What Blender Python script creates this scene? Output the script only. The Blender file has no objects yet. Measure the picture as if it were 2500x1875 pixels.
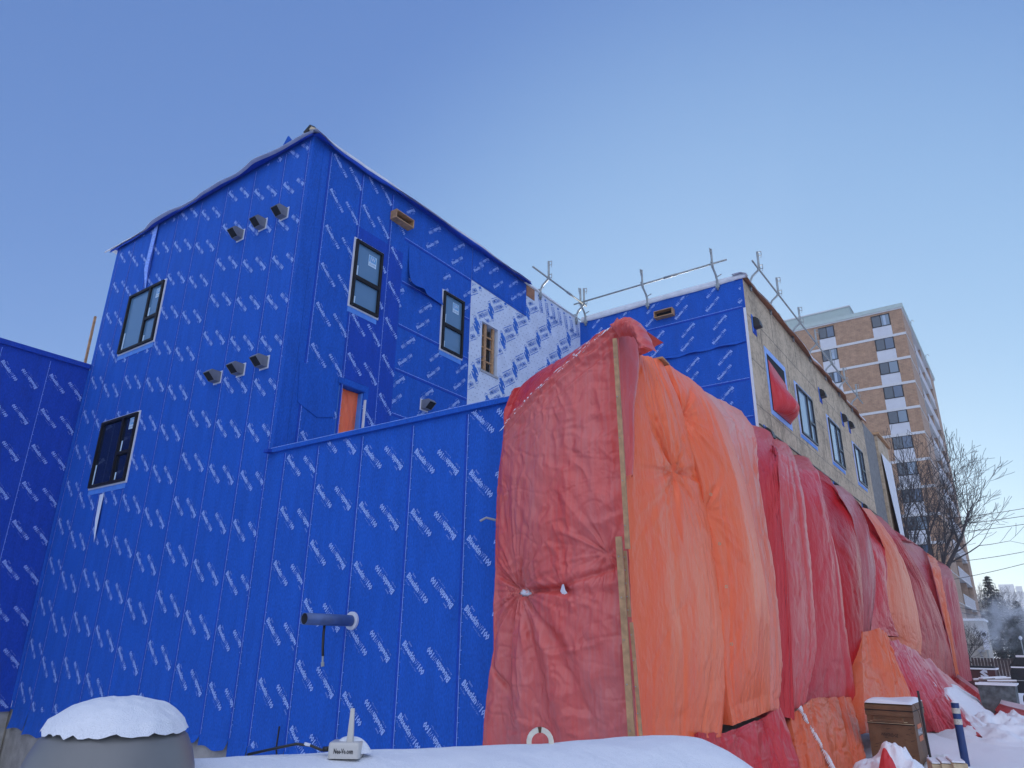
import bpy, math, random
import numpy as np
from mathutils import Vector, Matrix

R = math.radians
scene = bpy.context.scene
col = scene.collection
rng = random.Random(7)

# ------------------------------------------------------------------ camera, sky, sun
cam_d = bpy.data.cameras.new("camera")
cam = bpy.data.objects.new("camera", cam_d)
col.objects.link(cam)
scene.camera = cam
cam_d.sensor_width = 36.0
cam_d.lens = 24.985
cam_d.clip_start = 0.05
cam_d.clip_end = 3000
EYE = Vector((0, 0, 1.7))
pitch, roll, yaw = R(20.054), R(0.859), R(35.813)
rz = Matrix.Rotation(yaw, 3, 'Z')
fwd = Vector((0, math.cos(pitch), math.sin(pitch)))
up0 = Vector((0, -math.sin(pitch), math.cos(pitch)))
rt0 = Vector((1, 0, 0))
rt = rz @ (math.cos(roll) * rt0 + math.sin(roll) * up0)
up = rz @ (-math.sin(roll) * rt0 + math.cos(roll) * up0)
fw = rz @ fwd
cam.matrix_world = Matrix(((rt.x, up.x, -fw.x, EYE.x), (rt.y, up.y, -fw.y, EYE.y), (rt.z, up.z, -fw.z, EYE.z), (0, 0, 0, 1)))

SKY_FILL = (1.12, 1.24, 1.58)  # colour of the added fill in the unseen sky
SUN_EL, SUN_AZ = R(10.5), R(-15.0)          # azimuth from +y towards +x
world = bpy.data.worlds.new("World")
scene.world = world
world.use_nodes = True
wn = world.node_tree
bg = wn.nodes["Background"]
sky = wn.nodes.new("ShaderNodeTexSky")
sky.sky_type = 'NISHITA'
sky.sun_disc = False
sky.sun_elevation = SUN_EL
sky.sun_rotation = SUN_AZ
sky.altitude = 500
sky.air_density = 1.0
sky.dust_density = 0.2
sky.ozone_density = 2.2
# clear winter sky, its highlights rolled off as a camera sees it, and an added bright fill, textured like
# cloud, in the unseen sky behind the camera to light the shaded walls
SC = 0.24
sep = wn.nodes.new("ShaderNodeSeparateColor"); wn.links.new(sky.outputs[0], sep.inputs[0])
comb = wn.nodes.new("ShaderNodeCombineColor")
chans = []
for ch, (g_, k_) in enumerate(((0.54, 0.335), (0.50, 0.455), (0.34, 0.72))):
    pw = wn.nodes.new("ShaderNodeMath"); pw.operation = 'POWER'; pw.inputs[1].default_value = g_
    ml = wn.nodes.new("ShaderNodeMath"); ml.operation = 'MULTIPLY'; ml.inputs[1].default_value = k_ * SC ** g_ / SC
    wn.links.new(sep.outputs[ch], pw.inputs[0]); wn.links.new(pw.outputs[0], ml.inputs[0]); chans.append(ml.outputs[0])
def capped(a, b, k):                              # keep the low sun's horizon cool white, as in the cold clear air of the photo
    m1 = wn.nodes.new("ShaderNodeMath"); m1.operation = 'MULTIPLY'; m1.inputs[1].default_value = k; wn.links.new(b, m1.inputs[0])
    m2 = wn.nodes.new("ShaderNodeMath"); m2.operation = 'MINIMUM'; wn.links.new(a, m2.inputs[0]); wn.links.new(m1.outputs[0], m2.inputs[1]); return m2.outputs[0]
# broad halo of ice haze round the low sun
hd = wn.nodes.new("ShaderNodeVectorMath"); hd.operation = 'DOT_PRODUCT'
wtc0 = wn.nodes.new("ShaderNodeTexCoord"); wn.links.new(wtc0.outputs["Generated"], hd.inputs[0])
hd.inputs[1].default_value = (math.sin(SUN_AZ) * math.cos(SUN_EL), math.cos(SUN_AZ) * math.cos(SUN_EL), math.sin(SUN_EL))
hm = wn.nodes.new("ShaderNodeMapRange"); hm.interpolation_type = 'SMOOTHSTEP'; hm.inputs[1].default_value = 0.70; hm.inputs[2].default_value = 0.93
wn.links.new(hd.outputs["Value"], hm.inputs[0])
for ch, am in enumerate((0.68, 0.50, 0.16)):
    ma = wn.nodes.new("ShaderNodeMath"); ma.operation = 'MULTIPLY_ADD'; ma.inputs[1].default_value = am; ma.inputs[2].default_value = 1.0
    mm = wn.nodes.new("ShaderNodeMath"); mm.operation = 'MULTIPLY'
    wn.links.new(hm.outputs[0], ma.inputs[0]); wn.links.new(ma.outputs[0], mm.inputs[0]); wn.links.new(chans[ch], mm.inputs[1]); chans[ch] = mm.outputs[0]
gch = capped(chans[1], chans[2], 0.97); rch = capped(chans[0], gch, 0.92)
wn.links.new(rch, comb.inputs[0]); wn.links.new(gch, comb.inputs[1]); wn.links.new(chans[2], comb.inputs[2])
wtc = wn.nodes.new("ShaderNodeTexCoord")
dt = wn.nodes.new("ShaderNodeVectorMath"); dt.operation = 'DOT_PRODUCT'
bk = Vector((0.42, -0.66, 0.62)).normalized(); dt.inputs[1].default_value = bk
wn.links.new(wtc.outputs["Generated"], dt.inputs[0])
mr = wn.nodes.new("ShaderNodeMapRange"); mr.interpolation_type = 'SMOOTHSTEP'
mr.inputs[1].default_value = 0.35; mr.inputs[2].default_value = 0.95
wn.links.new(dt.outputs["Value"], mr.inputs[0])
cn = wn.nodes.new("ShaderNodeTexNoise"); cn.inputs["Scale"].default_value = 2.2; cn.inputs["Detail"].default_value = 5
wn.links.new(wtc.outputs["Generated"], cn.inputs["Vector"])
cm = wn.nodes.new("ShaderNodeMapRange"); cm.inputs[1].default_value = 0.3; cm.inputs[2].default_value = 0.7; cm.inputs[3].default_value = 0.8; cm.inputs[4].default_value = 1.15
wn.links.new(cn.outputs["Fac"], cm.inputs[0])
sky_fill = wn.nodes.new("ShaderNodeVectorMath"); sky_fill.operation = 'SCALE'; sky_fill.inputs[0].default_value = (SKY_FILL[0] / SC, SKY_FILL[1] / SC, SKY_FILL[2] / SC)
wn.links.new(cm.outputs[0], sky_fill.inputs["Scale"])
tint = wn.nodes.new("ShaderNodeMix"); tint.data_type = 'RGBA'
wn.links.new(mr.outputs[0], tint.inputs[0]); wn.links.new(comb.outputs[0], tint.inputs[6]); wn.links.new(sky_fill.outputs[0], tint.inputs[7])
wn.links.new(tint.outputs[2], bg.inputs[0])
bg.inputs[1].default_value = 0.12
sun_d = bpy.data.lights.new("sun", 'SUN')
sun_d.energy = 3.0
sun_d.angle = R(0.5)
sun_d.color = (1.0, 0.93, 0.82)
sun = bpy.data.objects.new("sun", sun_d)
col.objects.link(sun)
sdir = Vector((math.sin(SUN_AZ) * math.cos(SUN_EL), math.cos(SUN_AZ) * math.cos(SUN_EL), math.sin(SUN_EL)))
sun.rotation_euler = (-sdir).to_track_quat('-Z', 'Y').to_euler()
scene.view_settings.view_transform = 'Standard'
scene.view_settings.look = 'None'
scene.view_settings.gamma = 1.0
scene.view_settings.exposure = 1.0
scene.cycles.max_bounces = 6
scene.cycles.volume_bounces = 1

# ------------------------------------------------------------------ helpers
def link(o, parent=None):
    col.objects.link(o)
    if parent is not None:
        o.parent = parent
    return o

def tag(o, label=None, cat=None, group=None, kind=None):
    if label: o['label'] = label
    if cat: o['category'] = cat
    if group: o['group'] = group
    if kind: o['kind'] = kind
    return o

def thing(name, label, cat, loc=(0, 0, 0), group=None):
    o = bpy.data.objects.new(name, None)
    o.location = loc
    o.empty_display_size = 0.2
    link(o)
    return tag(o, label, cat, group)

def mesh_obj(name, verts, faces, mat, parent=None, smooth=False, uv=None):
    me = bpy.data.meshes.new(name)
    if parent is not None:
        l = parent_world(parent)
        verts = np.asarray(verts, float).reshape(-1, 3) - np.array(l)
    me.from_pydata([tuple(v) for v in np.asarray(verts, float).tolist()], [], [tuple(f) for f in faces])
    if uv is not None:
        lay = me.uv_layers.new(name="uv")
        idx = np.empty(len(me.loops), dtype=np.int32)
        me.loops.foreach_get("vertex_index", idx)
        lay.data.foreach_set("uv", np.asarray(uv, dtype=np.float32)[idx].ravel())
    if smooth:
        me.polygons.foreach_set("use_smooth", [True] * len(me.polygons))
    me.materials.append(mat)
    me.update()
    return link(bpy.data.objects.new(name, me), parent)

def parent_world(p):
    l = Vector(p.location)
    while p.parent is not None:
        p = p.parent
        l = l + Vector(p.location)
    return l

class MB:
    """collects shapes and links them as ONE mesh object"""
    def __init__(s, O=(0, 0, 0), U=(1, 0, 0), N=(0, -1, 0)):
        s.v = []; s.f = []
        s.O = np.array(O, float); s.U = np.array(U, float); s.N = np.array(N, float); s.Z = np.array((0, 0, 1.0))
    def pt(s, u, z, o):
        return s.O + s.U * u + s.Z * z + s.N * o
    def lbox(s, u0, u1, z0, z1, o0, o1):          # box in the wall's own frame (along, up, outward)
        c = [s.pt(u, z, o) for o in (o0, o1) for (u, z) in ((u0, z0), (u1, z0), (u1, z1), (u0, z1))]
        s.hexa(c)
    def hexa(s, c):
        b = len(s.v); s.v += [tuple(p) for p in c]
        for f in ((0, 3, 2, 1), (4, 5, 6, 7), (0, 1, 5, 4), (1, 2, 6, 5), (2, 3, 7, 6), (3, 0, 4, 7)):
            s.f.append(tuple(b + i for i in f))
    def box(s, x0, x1, y0, y1, z0, z1):
        s.hexa([(x, y, z) for z in (z0, z1) for (x, y) in ((x0, y0), (x1, y0), (x1, y1), (x0, y1))])
    def rbox(s, c, sz, rot):
        m = rot.to_3x3() if hasattr(rot, 'to_3x3') else rot
        pts = []
        for z in (-1, 1):
            for x, y in ((-1, -1), (1, -1), (1, 1), (-1, 1)):
                p = m @ Vector((x * sz[0] / 2, y * sz[1] / 2, z * sz[2] / 2)) + Vector(c)
                pts.append(tuple(p))
        s.hexa(pts)
    def bar(s, a, b, w, h=None, up=(0, 0, 1)):    # rectangular bar
        a = Vector(a); b = Vector(b); h = h or w
        d = (b - a).normalized(); upv = Vector(up)
        if abs(d.dot(upv)) > 0.99: upv = Vector((1, 0, 0))
        x = d.cross(upv).normalized(); y = x.cross(d)
        pts = []
        for p in (a, b):
            for i, j in ((-1, -1), (1, -1), (1, 1), (-1, 1)):
                pts.append(tuple(p + x * i * w / 2 + y * j * h / 2))
        s.hexa(pts)
    def tube(s, pts, r, n=8, cap=True):
        pts = [Vector(p) for p in pts]
        rs = r if isinstance(r, (list, tuple)) else [r] * len(pts)
        base = len(s.v); prev = None
        for i, p in enumerate(pts):
            d = (pts[min(i + 1, len(pts) - 1)] - pts[max(i - 1, 0)]).normalized()
            if prev is None:
                a = Vector((0, 0, 1)) if abs(d.z) < 0.9 else Vector((1, 0, 0))
                x = d.cross(a).normalized()
            else:
                x = (prev - d * prev.dot(d)).normalized()
            prev = x; y = d.cross(x)
            for k in range(n):
                t = 2 * math.pi * k / n
                s.v.append(tuple(p + (x * math.cos(t) + y * math.sin(t)) * rs[i]))
        for i in range(len(pts) - 1):
            for k in range(n):
                a = base + i * n + k; b = base + i * n + (k + 1) % n
                s.f.append((a, b, b + n, a + n))
        if cap:
            s.f.append(tuple(base + k for k in reversed(range(n))))
            s.f.append(tuple(base + (len(pts) - 1) * n + k for k in range(n)))
    def face(s, pts):
        b = len(s.v); s.v += [tuple(p) for p in pts]; s.f.append(tuple(range(b, b + len(pts))))
    def prism(s, poly, vec):                      # polygon swept along vec
        b = len(s.v); n = len(poly); vec = np.array(vec, float)
        s.v += [tuple(p) for p in poly] + [tuple(np.array(p, float) + vec) for p in poly]
        s.f.append(tuple(b + i for i in reversed(range(n)))); s.f.append(tuple(b + n + i for i in range(n)))
        for i in range(n):
            j = (i + 1) % n; s.f.append((b + i, b + j, b + n + j, b + n + i))
    def build(s, name, mat, parent=None, smooth=False):
        return mesh_obj(name, s.v, s.f, mat, parent, smooth)

def vnoise(x, y, seed=0):
    x = np.asarray(x, float); y = np.asarray(y, float)
    xi = np.floor(x).astype(np.int64); yi = np.floor(y).astype(np.int64)
    fx = x - xi; fy = y - yi
    fx = fx * fx * (3 - 2 * fx); fy = fy * fy * (3 - 2 * fy)
    def h(a, b):
        n = (a * 374761393 + b * 668265263 + seed * 974634777) & 0xffffffff
        n = ((n ^ (n >> 13)) * 1274126177) & 0xffffffff
        return ((n ^ (n >> 16)) & 0xffff) / 65535.0 * 2 - 1
    return (h(xi, yi) * (1 - fx) + h(xi + 1, yi) * fx) * (1 - fy) + (h(xi, yi + 1) * (1 - fx) + h(xi + 1, yi + 1) * fx) * fy

def fbm(x, y, seed=0, oct=4):
    r = 0; a = 1.0; t = 0
    for i in range(oct):
        r = r + a * vnoise(x * 2 ** i, y * 2 ** i, seed + i * 17); t += a; a *= 0.5
    return r / t

def ridge(x, y, seed=0):
    return 1 - np.abs(vnoise(x, y, seed)) * 2

# ------------------------------------------------------------------ materials
def mat_new(name):
    m = bpy.data.materials.new(name); m.use_nodes = True
    nt = m.node_tree
    return m, nt, nt.nodes["Principled BSDF"]

def rgb(c):
    return (c[0], c[1], c[2], 1.0)

def simple(name, c, rough=0.6, metal=0.0, var=0.15, scale=8.0, bump=0.0, bscale=60.0, spec=0.5):
    m, nt, p = mat_new(name)
    tc = nt.nodes.new("ShaderNodeTexCoord")
    n = nt.nodes.new("ShaderNodeTexNoise"); n.inputs["Scale"].default_value = scale; n.inputs["Detail"].default_value = 6
    nt.links.new(tc.outputs["Object"], n.inputs["Vector"])
    r = nt.nodes.new("ShaderNodeValToRGB")
    r.color_ramp.elements[0].position = 0.3; r.color_ramp.elements[1].position = 0.7
    r.color_ramp.elements[0].color = rgb([x * (1 - var) for x in c]); r.color_ramp.elements[1].color = rgb([min(1, x * (1 + var)) for x in c])
    nt.links.new(n.outputs["Fac"], r.inputs[0]); nt.links.new(r.outputs[0], p.inputs["Base Color"])
    p.inputs["Roughness"].default_value = rough; p.inputs["Metallic"].default_value = metal
    p.inputs["Specular IOR Level"].default_value = spec
    if bump:
        b = nt.nodes.new("ShaderNodeTexNoise"); b.inputs["Scale"].default_value = bscale; b.inputs["Detail"].default_value = 5
        nt.links.new(tc.outputs["Object"], b.inputs["Vector"])
        bn = nt.nodes.new("ShaderNodeBump"); bn.inputs["Strength"].default_value = bump; bn.inputs["Distance"].default_value = 0.02
        nt.links.new(b.outputs["Fac"], bn.inputs["Height"]); nt.links.new(bn.outputs[0], p.inputs["Normal"])
    return m

def membrane(name, c, darker=0.72):
    """printed house wrap: woven fleece, mottled, shallow wrinkles"""
    m, nt, p = mat_new(name)
    L = nt.links.new; N = nt.nodes.new
    tc = N("ShaderNodeTexCoord")
    mp = N("ShaderNodeMapping"); mp.inputs["Scale"].default_value = (6, 6, 1.2); L(tc.outputs["Object"], mp.inputs[0])
    n = N("ShaderNodeTexNoise"); n.inputs["Scale"].default_value = 1.0; n.inputs["Detail"].default_value = 8; n.inputs["Roughness"].default_value = 0.65
    L(mp.outputs[0], n.inputs["Vector"])
    f = N("ShaderNodeTexNoise"); f.inputs["Scale"].default_value = 55; f.inputs["Detail"].default_value = 5
    mf = N("ShaderNodeMapping"); mf.inputs["Scale"].default_value = (1, 1, 0.45); L(tc.outputs["Object"], mf.inputs[0]); L(mf.outputs[0], f.inputs["Vector"])
    ad = N("ShaderNodeMath"); ad.operation = 'MULTIPLY_ADD'; ad.inputs[1].default_value = 0.8; L(f.outputs["Fac"], ad.inputs[0])
    ml = N("ShaderNodeMath"); ml.operation = 'MULTIPLY'; ml.inputs[1].default_value = 0.5; L(n.outputs["Fac"], ml.inputs[0]); L(ml.outputs[0], ad.inputs[2])
    r = N("ShaderNodeValToRGB"); r.color_ramp.elements[0].position = 0.42; r.color_ramp.elements[1].position = 0.86
    r.color_ramp.elements[0].color = rgb([x * darker for x in c]); r.color_ramp.elements[1].color = rgb([min(1, x * 1.25) for x in c])
    L(ad.outputs[0], r.inputs[0]); L(r.outputs[0], p.inputs["Base Color"])
    p.inputs["Roughness"].default_value = 0.75; p.inputs["Specular IOR Level"].default_value = 0.25
    w = N("ShaderNodeTexNoise"); w.inputs["Scale"].default_value = 1.1; w.inputs["Detail"].default_value = 5; w.inputs["Distortion"].default_value = 1.6
    mw = N("ShaderNodeMapping"); mw.inputs["Scale"].default_value = (1.6, 1.6, 0.7); L(tc.outputs["Object"], mw.inputs[0]); L(mw.outputs[0], w.inputs["Vector"])
    b = N("ShaderNodeBump"); b.inputs["Strength"].default_value = 0.45; b.inputs["Distance"].default_value = 0.06; L(w.outputs["Fac"], b.inputs["Height"])
    cr = N("ShaderNodeTexNoise"); cr.noise_type = 'RIDGED_MULTIFRACTAL'; cr.inputs["Scale"].default_value = 1.7; cr.inputs["Detail"].default_value = 3; cr.inputs["Distortion"].default_value = 0.8; L(tc.outputs["Object"], cr.inputs["Vector"])
    ck = N("ShaderNodeTexNoise"); ck.inputs["Scale"].default_value = 0.9; L(tc.outputs["Object"], ck.inputs["Vector"])
    cs = N("ShaderNodeMapRange"); cs.inputs[1].default_value = 0.52; cs.inputs[2].default_value = 0.66; L(ck.outputs["Fac"], cs.inputs[0])
    cx = N("ShaderNodeMath"); cx.operation = 'MULTIPLY'; L(cr.outputs["Fac"], cx.inputs[0]); L(cs.outputs[0], cx.inputs[1])
    bc = N("ShaderNodeBump"); bc.inputs["Strength"].default_value = 0.5; bc.inputs["Distance"].default_value = 0.02; L(cx.outputs[0], bc.inputs["Height"]); L(b.outputs[0], bc.inputs["Normal"])
    b2 = N("ShaderNodeBump"); b2.inputs["Strength"].default_value = 0.35; b2.inputs["Distance"].default_value = 0.006; L(f.outputs["Fac"], b2.inputs["Height"]); L(bc.outputs[0], b2.inputs["Normal"])
    L(b2.outputs[0], p.inputs["Normal"])
    return m

def tarp_mat(name, c1, c2, seed=0.0, rough=0.4, frost_glint=0.3, spec=0.42):
    """coated insulated tarp: fading and pinkish sheen painted as streaks down the sheet, fine crumple"""
    m, nt, p = mat_new(name)
    L = nt.links.new; N = nt.nodes.new
    uv = N("ShaderNodeUVMap"); uv.uv_map = "uv"
    def mapping(sx, sy, off=0.0):
        mp = N("ShaderNodeMapping"); mp.inputs["Scale"].default_value = (sx, sy, 1); mp.inputs["Location"].default_value = (seed + off, seed * 1.7, seed); L(uv.outputs[0], mp.inputs[0]); return mp
    n = N("ShaderNodeTexNoise"); n.inputs["Scale"].default_value = 1.0; n.inputs["Detail"].default_value = 6; n.inputs["Roughness"].default_value = 0.55
    L(mapping(1.6, 0.35).outputs[0], n.inputs["Vector"])
    s = N("ShaderNodeTexNoise"); s.inputs["Scale"].default_value = 1.0; s.inputs["Detail"].default_value = 4
    L(mapping(26, 1.3, 3).outputs[0], s.inputs["Vector"])
    ad = N("ShaderNodeMath"); ad.operation = 'MULTIPLY_ADD'; ad.inputs[1].default_value = 0.35; L(s.outputs["Fac"], ad.inputs[0])
    ml = N("ShaderNodeMath"); ml.operation = 'MULTIPLY'; ml.inputs[1].default_value = 0.75; L(n.outputs["Fac"], ml.inputs[0]); L(ml.outputs[0], ad.inputs[2])
    r = N("ShaderNodeValToRGB"); r.color_ramp.elements[0].position = 0.38; r.color_ramp.elements[1].position = 0.72
    r.color_ramp.elements[0].color = rgb(c1); r.color_ramp.elements[1].color = rgb(c2)
    L(ad.outputs[0], r.inputs[0])
    # thin pale streaks in the colour, part frost, part painted crest glints
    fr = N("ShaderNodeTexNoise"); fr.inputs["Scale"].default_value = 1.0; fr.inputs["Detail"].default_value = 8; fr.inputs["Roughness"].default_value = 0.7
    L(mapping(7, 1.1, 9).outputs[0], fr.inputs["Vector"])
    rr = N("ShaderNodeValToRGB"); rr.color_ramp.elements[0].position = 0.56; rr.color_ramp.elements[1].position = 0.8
    rr.color_ramp.elements[0].color = (0, 0, 0, 1); rr.color_ramp.elements[1].color = (frost_glint, frost_glint, frost_glint, 1)
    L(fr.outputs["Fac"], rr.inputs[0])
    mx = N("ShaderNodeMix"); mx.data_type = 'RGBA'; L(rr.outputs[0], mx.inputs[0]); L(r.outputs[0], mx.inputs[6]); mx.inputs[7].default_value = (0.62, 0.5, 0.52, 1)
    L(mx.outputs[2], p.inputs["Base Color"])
    p.inputs["Roughness"].default_value = rough
    p.inputs["Specular IOR Level"].default_value = spec
    p.inputs["Sheen Weight"].default_value = 0.0; p.inputs["Sheen Roughness"].default_value = 0.4
    # crumple
    w = N("ShaderNodeTexNoise"); w.noise_type = 'RIDGED_MULTIFRACTAL' if hasattr(w, 'noise_type') else w.noise_type
    w.inputs["Scale"].default_value = 1.0; w.inputs["Detail"].default_value = 4; w.inputs["Distortion"].default_value = 1.2
    L(mapping(4.5, 1.8, 5).outputs[0], w.inputs["Vector"])
    w2 = N("ShaderNodeTexNoise"); w2.inputs["Scale"].default_value = 1.0; w2.inputs["Detail"].default_value = 6; w2.inputs["Distortion"].default_value = 2.0
    L(mapping(14, 6, 7).outputs[0], w2.inputs["Vector"])
    b = N("ShaderNodeBump"); b.inputs["Strength"].default_value = 0.5; b.inputs["Distance"].default_value = 0.010; L(w.outputs["Fac"], b.inputs["Height"])
    b2 = N("ShaderNodeBump"); b2.inputs["Strength"].default_value = 0.5; b2.inputs["Distance"].default_value = 0.012; L(w2.outputs["Fac"], b2.inputs["Height"]); L(b.outputs[0], b2.inputs["Normal"])
    dn = N("ShaderNodeTexNoise"); dn.inputs["Scale"].default_value = 3.0; dn.inputs["Detail"].default_value = 3; L(uv.outputs[0], dn.inputs["Vector"])
    prev = b2
    for (sx, sy, st, ds, wv) in ((6.0, 2.2, 0.55, 0.026, 1.5), (20.0, 10.0, 0.5, 0.009, 2.5)):
        mp = mapping(sx, sy, 1.3); va = N("ShaderNodeVectorMath"); va.operation = 'MULTIPLY_ADD'; va.inputs[1].default_value = (wv, wv, 0)
        L(dn.outputs["Color"], va.inputs[0]); L(mp.outputs[0], va.inputs[2])
        vo = N("ShaderNodeTexVoronoi"); vo.feature = 'F1'; vo.inputs["Scale"].default_value = 1.0; L(va.outputs[0], vo.inputs["Vector"])
        b3 = N("ShaderNodeBump"); b3.inputs["Strength"].default_value = st; b3.inputs["Distance"].default_value = ds; L(vo.outputs["Distance"], b3.inputs["Height"]); L(prev.outputs[0], b3.inputs["Normal"]); prev = b3
    L(prev.outputs[0], p.inputs["Normal"])
    return m

def brick_mat(name, c1, c2, mortar, bw=0.2, bh=0.07, ms=0.01, rough=0.85, axis='XZ', noise=0.0):
    m, nt, p = mat_new(name)
    L = nt.links.new; N = nt.nodes.new
    tc = N("ShaderNodeTexCoord"); sp = N("ShaderNodeSeparateXYZ"); cb = N("ShaderNodeCombineXYZ")
    L(tc.outputs["Object"], sp.inputs[0])
    ad = N("ShaderNodeMath"); L(sp.outputs[0], ad.inputs[0]); L(sp.outputs[1], ad.inputs[1])
    L(ad.outputs[0], cb.inputs[0]); L(sp.outputs[2], cb.inputs[1])
    b = N("ShaderNodeTexBrick"); b.inputs["Scale"].default_value = 1.0; b.inputs["Brick Width"].default_value = bw; b.inputs["Row Height"].default_value = bh
    b.inputs["Mortar Size"].default_value = ms; b.inputs["Color1"].default_value = rgb(c1); b.inputs["Color2"].default_value = rgb(c2); b.inputs["Mortar"].default_value = rgb(mortar)
    L(cb.outputs[0], b.inputs["Vector"])
    n = N("ShaderNodeTexNoise"); n.inputs["Scale"].default_value = 2.0; n.inputs["Detail"].default_value = 8; L(tc.outputs["Object"], n.inputs["Vector"])
    mx = N("ShaderNodeMix"); mx.data_type = 'RGBA'; mx.blend_type = 'OVERLAY'; mx.inputs[0].default_value = 0.5
    L(b.outputs["Color"], mx.inputs[6]); L(n.outputs["Fac"], mx.inputs[7]); L(mx.outputs[2], p.inputs["Base Color"])
    p.inputs["Roughness"].default_value = rough
    return m

def osb_mat(name, c):
    """oriented strand board: flakes and sheet joints"""
    m, nt, p = mat_new(name)
    L = nt.links.new; N = nt.nodes.new
    tc = N("ShaderNodeTexCoord")
    cols = []
    for k, (sx, sz) in enumerate(((7, 13), (13, 6), (20, 24))):
        mp = N("ShaderNodeMapping"); mp.inputs["Scale"].default_value = (sx, sx, sz); mp.inputs["Rotation"].default_value = (0.5 * k, 0, 0); L(tc.outputs["Object"], mp.inputs[0])
        v = N("ShaderNodeTexVoronoi"); v.inputs["Scale"].default_value = 1.0; v.inputs["Randomness"].default_value = 1.0; L(mp.outputs[0], v.inputs["Vector"])
        cols.append(v.outputs["Color"])
    bw = []
    for c_ in cols:
        s = N("ShaderNodeSeparateColor"); L(c_, s.inputs[0]); bw.append(s.outputs[0])
    a = N("ShaderNodeMath"); L(bw[0], a.inputs[0]); L(bw[1], a.inputs[1])
    a2 = N("ShaderNodeMath"); L(a.outputs[0], a2.inputs[0]); L(bw[2], a2.inputs[1])
    n = N("ShaderNodeTexNoise"); n.inputs["Scale"].default_value = 1.3; n.inputs["Detail"].default_value = 7; L(tc.outputs["Object"], n.inputs["Vector"])
    a3 = N("ShaderNodeMath"); a3.operation = 'MULTIPLY_ADD'; a3.inputs[1].default_value = 0.22; L(a2.outputs[0], a3.inputs[0]); L(n.outputs["Fac"], a3.inputs[2])
    r = N("ShaderNodeValToRGB"); e = r.color_ramp.elements
    e[0].position = 0.5; e[0].color = rgb([x * 0.62 for x in c]); e[1].position = 1.1 if False else 1.0; e[1].color = rgb([min(1, x * 1.25) for x in c])
    L(a3.outputs[0], r.inputs[0]); L(r.outputs[0], p.inputs["Base Color"])
    p.inputs["Roughness"].default_value = 0.8
    b = N("ShaderNodeBump"); b.inputs["Strength"].default_value = 0.3; b.inputs["Distance"].default_value = 0.004; L(a2.outputs[0], b.inputs["Height"]); L(b.outputs[0], p.inputs["Normal"])
    return m

def snow_mat(name, c=(0.82, 0.84, 0.88), scale=1.0):
    m, nt, p = mat_new(name)
    L = nt.links.new; N = nt.nodes.new
    tc = N("ShaderNodeTexCoord")
    n = N("ShaderNodeTexNoise"); n.inputs["Scale"].default_value = 3 * scale; n.inputs["Detail"].default_value = 8; L(tc.outputs["Object"], n.inputs["Vector"])
    f = N("ShaderNodeTexNoise"); f.inputs["Scale"].default_value = 140 * scale; f.inputs["Detail"].default_value = 3; L(tc.outputs["Object"], f.inputs["Vector"])
    r = N("ShaderNodeValToRGB"); r.color_ramp.elements[0].position = 0.3; r.color_ramp.elements[1].position = 0.7
    r.color_ramp.elements[0].color = rgb([x * 0.93 for x in c]); r.color_ramp.elements[1].color = rgb(c)
    L(f.outputs["Fac"], r.inputs[0]); L(r.outputs[0], p.inputs["Base Color"])
    p.inputs["Roughness"].default_value = 0.6; p.inputs["Specular IOR Level"].default_value = 0.3
    p.inputs["Subsurface Weight"].default_value = 0.0
    b = N("ShaderNodeBump"); b.inputs["Strength"].default_value = 0.5; b.inputs["Distance"].default_value = 0.06; L(n.outputs["Fac"], b.inputs["Height"])
    b2 = N("ShaderNodeBump"); b2.inputs["Strength"].default_value = 0.8; b2.inputs["Distance"].default_value = 0.006; L(f.outputs["Fac"], b2.inputs["Height"]); L(b.outputs[0], b2.inputs["Normal"])
    L(b2.outputs[0], p.inputs["Normal"])
    return m

def glass_mat(name, base, rough=0.03, spec=0.9):
    m, nt, p = mat_new(name)
    p.inputs["Base Color"].default_value = rgb(base); p.inputs["Roughness"].default_value = rough
    p.inputs["Specular IOR Level"].default_value = spec; p.inputs["IOR"].default_value = 1.6
    tc = nt.nodes.new("ShaderNodeTexCoord"); n = nt.nodes.new("ShaderNodeTexNoise"); n.inputs["Scale"].default_value = 1.5
    nt.links.new(tc.outputs["Object"], n.inputs["Vector"])
    b = nt.nodes.new("ShaderNodeBump"); b.inputs["Strength"].default_value = 0.05; b.inputs["Distance"].default_value = 0.02
    nt.links.new(n.outputs["Fac"], b.inputs["Height"]); nt.links.new(b.outputs[0], p.inputs["Normal"])
    return m

M = {}
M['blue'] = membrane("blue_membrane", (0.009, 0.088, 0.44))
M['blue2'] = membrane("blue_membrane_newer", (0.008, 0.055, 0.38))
M['print'] = simple("printed_letters", (0.30, 0.44, 0.82), 0.7, var=0.12, scale=40)
M['seamline'] = simple("seam_line", (0.20, 0.34, 0.80), 0.7, var=0.3, scale=30)
M['flash'] = simple("light_blue_flashing", (0.08, 0.25, 0.70), 0.5, var=0.1)
M['whitewrap'] = simple("white_underlay", (0.56, 0.64, 0.76), 0.6, var=0.08, scale=3, bump=0.3, bscale=4)
M['printblue'] = simple("printed_blue", (0.03, 0.15, 0.54), 0.7, var=0.1)
M['printgrey'] = simple("printed_grey", (0.18, 0.22, 0.36), 0.7, var=0.1)
M['roofwhite'] = simple("white_roof_membrane", (0.62, 0.64, 0.68), 0.6, var=0.1, scale=5, bump=0.2, bscale=12)
M['black'] = simple("black_metal", (0.012, 0.012, 0.014), 0.4, var=0.2)
M['frame'] = simple("dark_bronze_frame", (0.010, 0.009, 0.009), 0.55, var=0.1, spec=0.25)
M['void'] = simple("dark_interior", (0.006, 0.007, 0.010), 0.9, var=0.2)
M['whitetrim'] = simple("white_trim", (0.62, 0.64, 0.70), 0.5, var=0.05)
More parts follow.
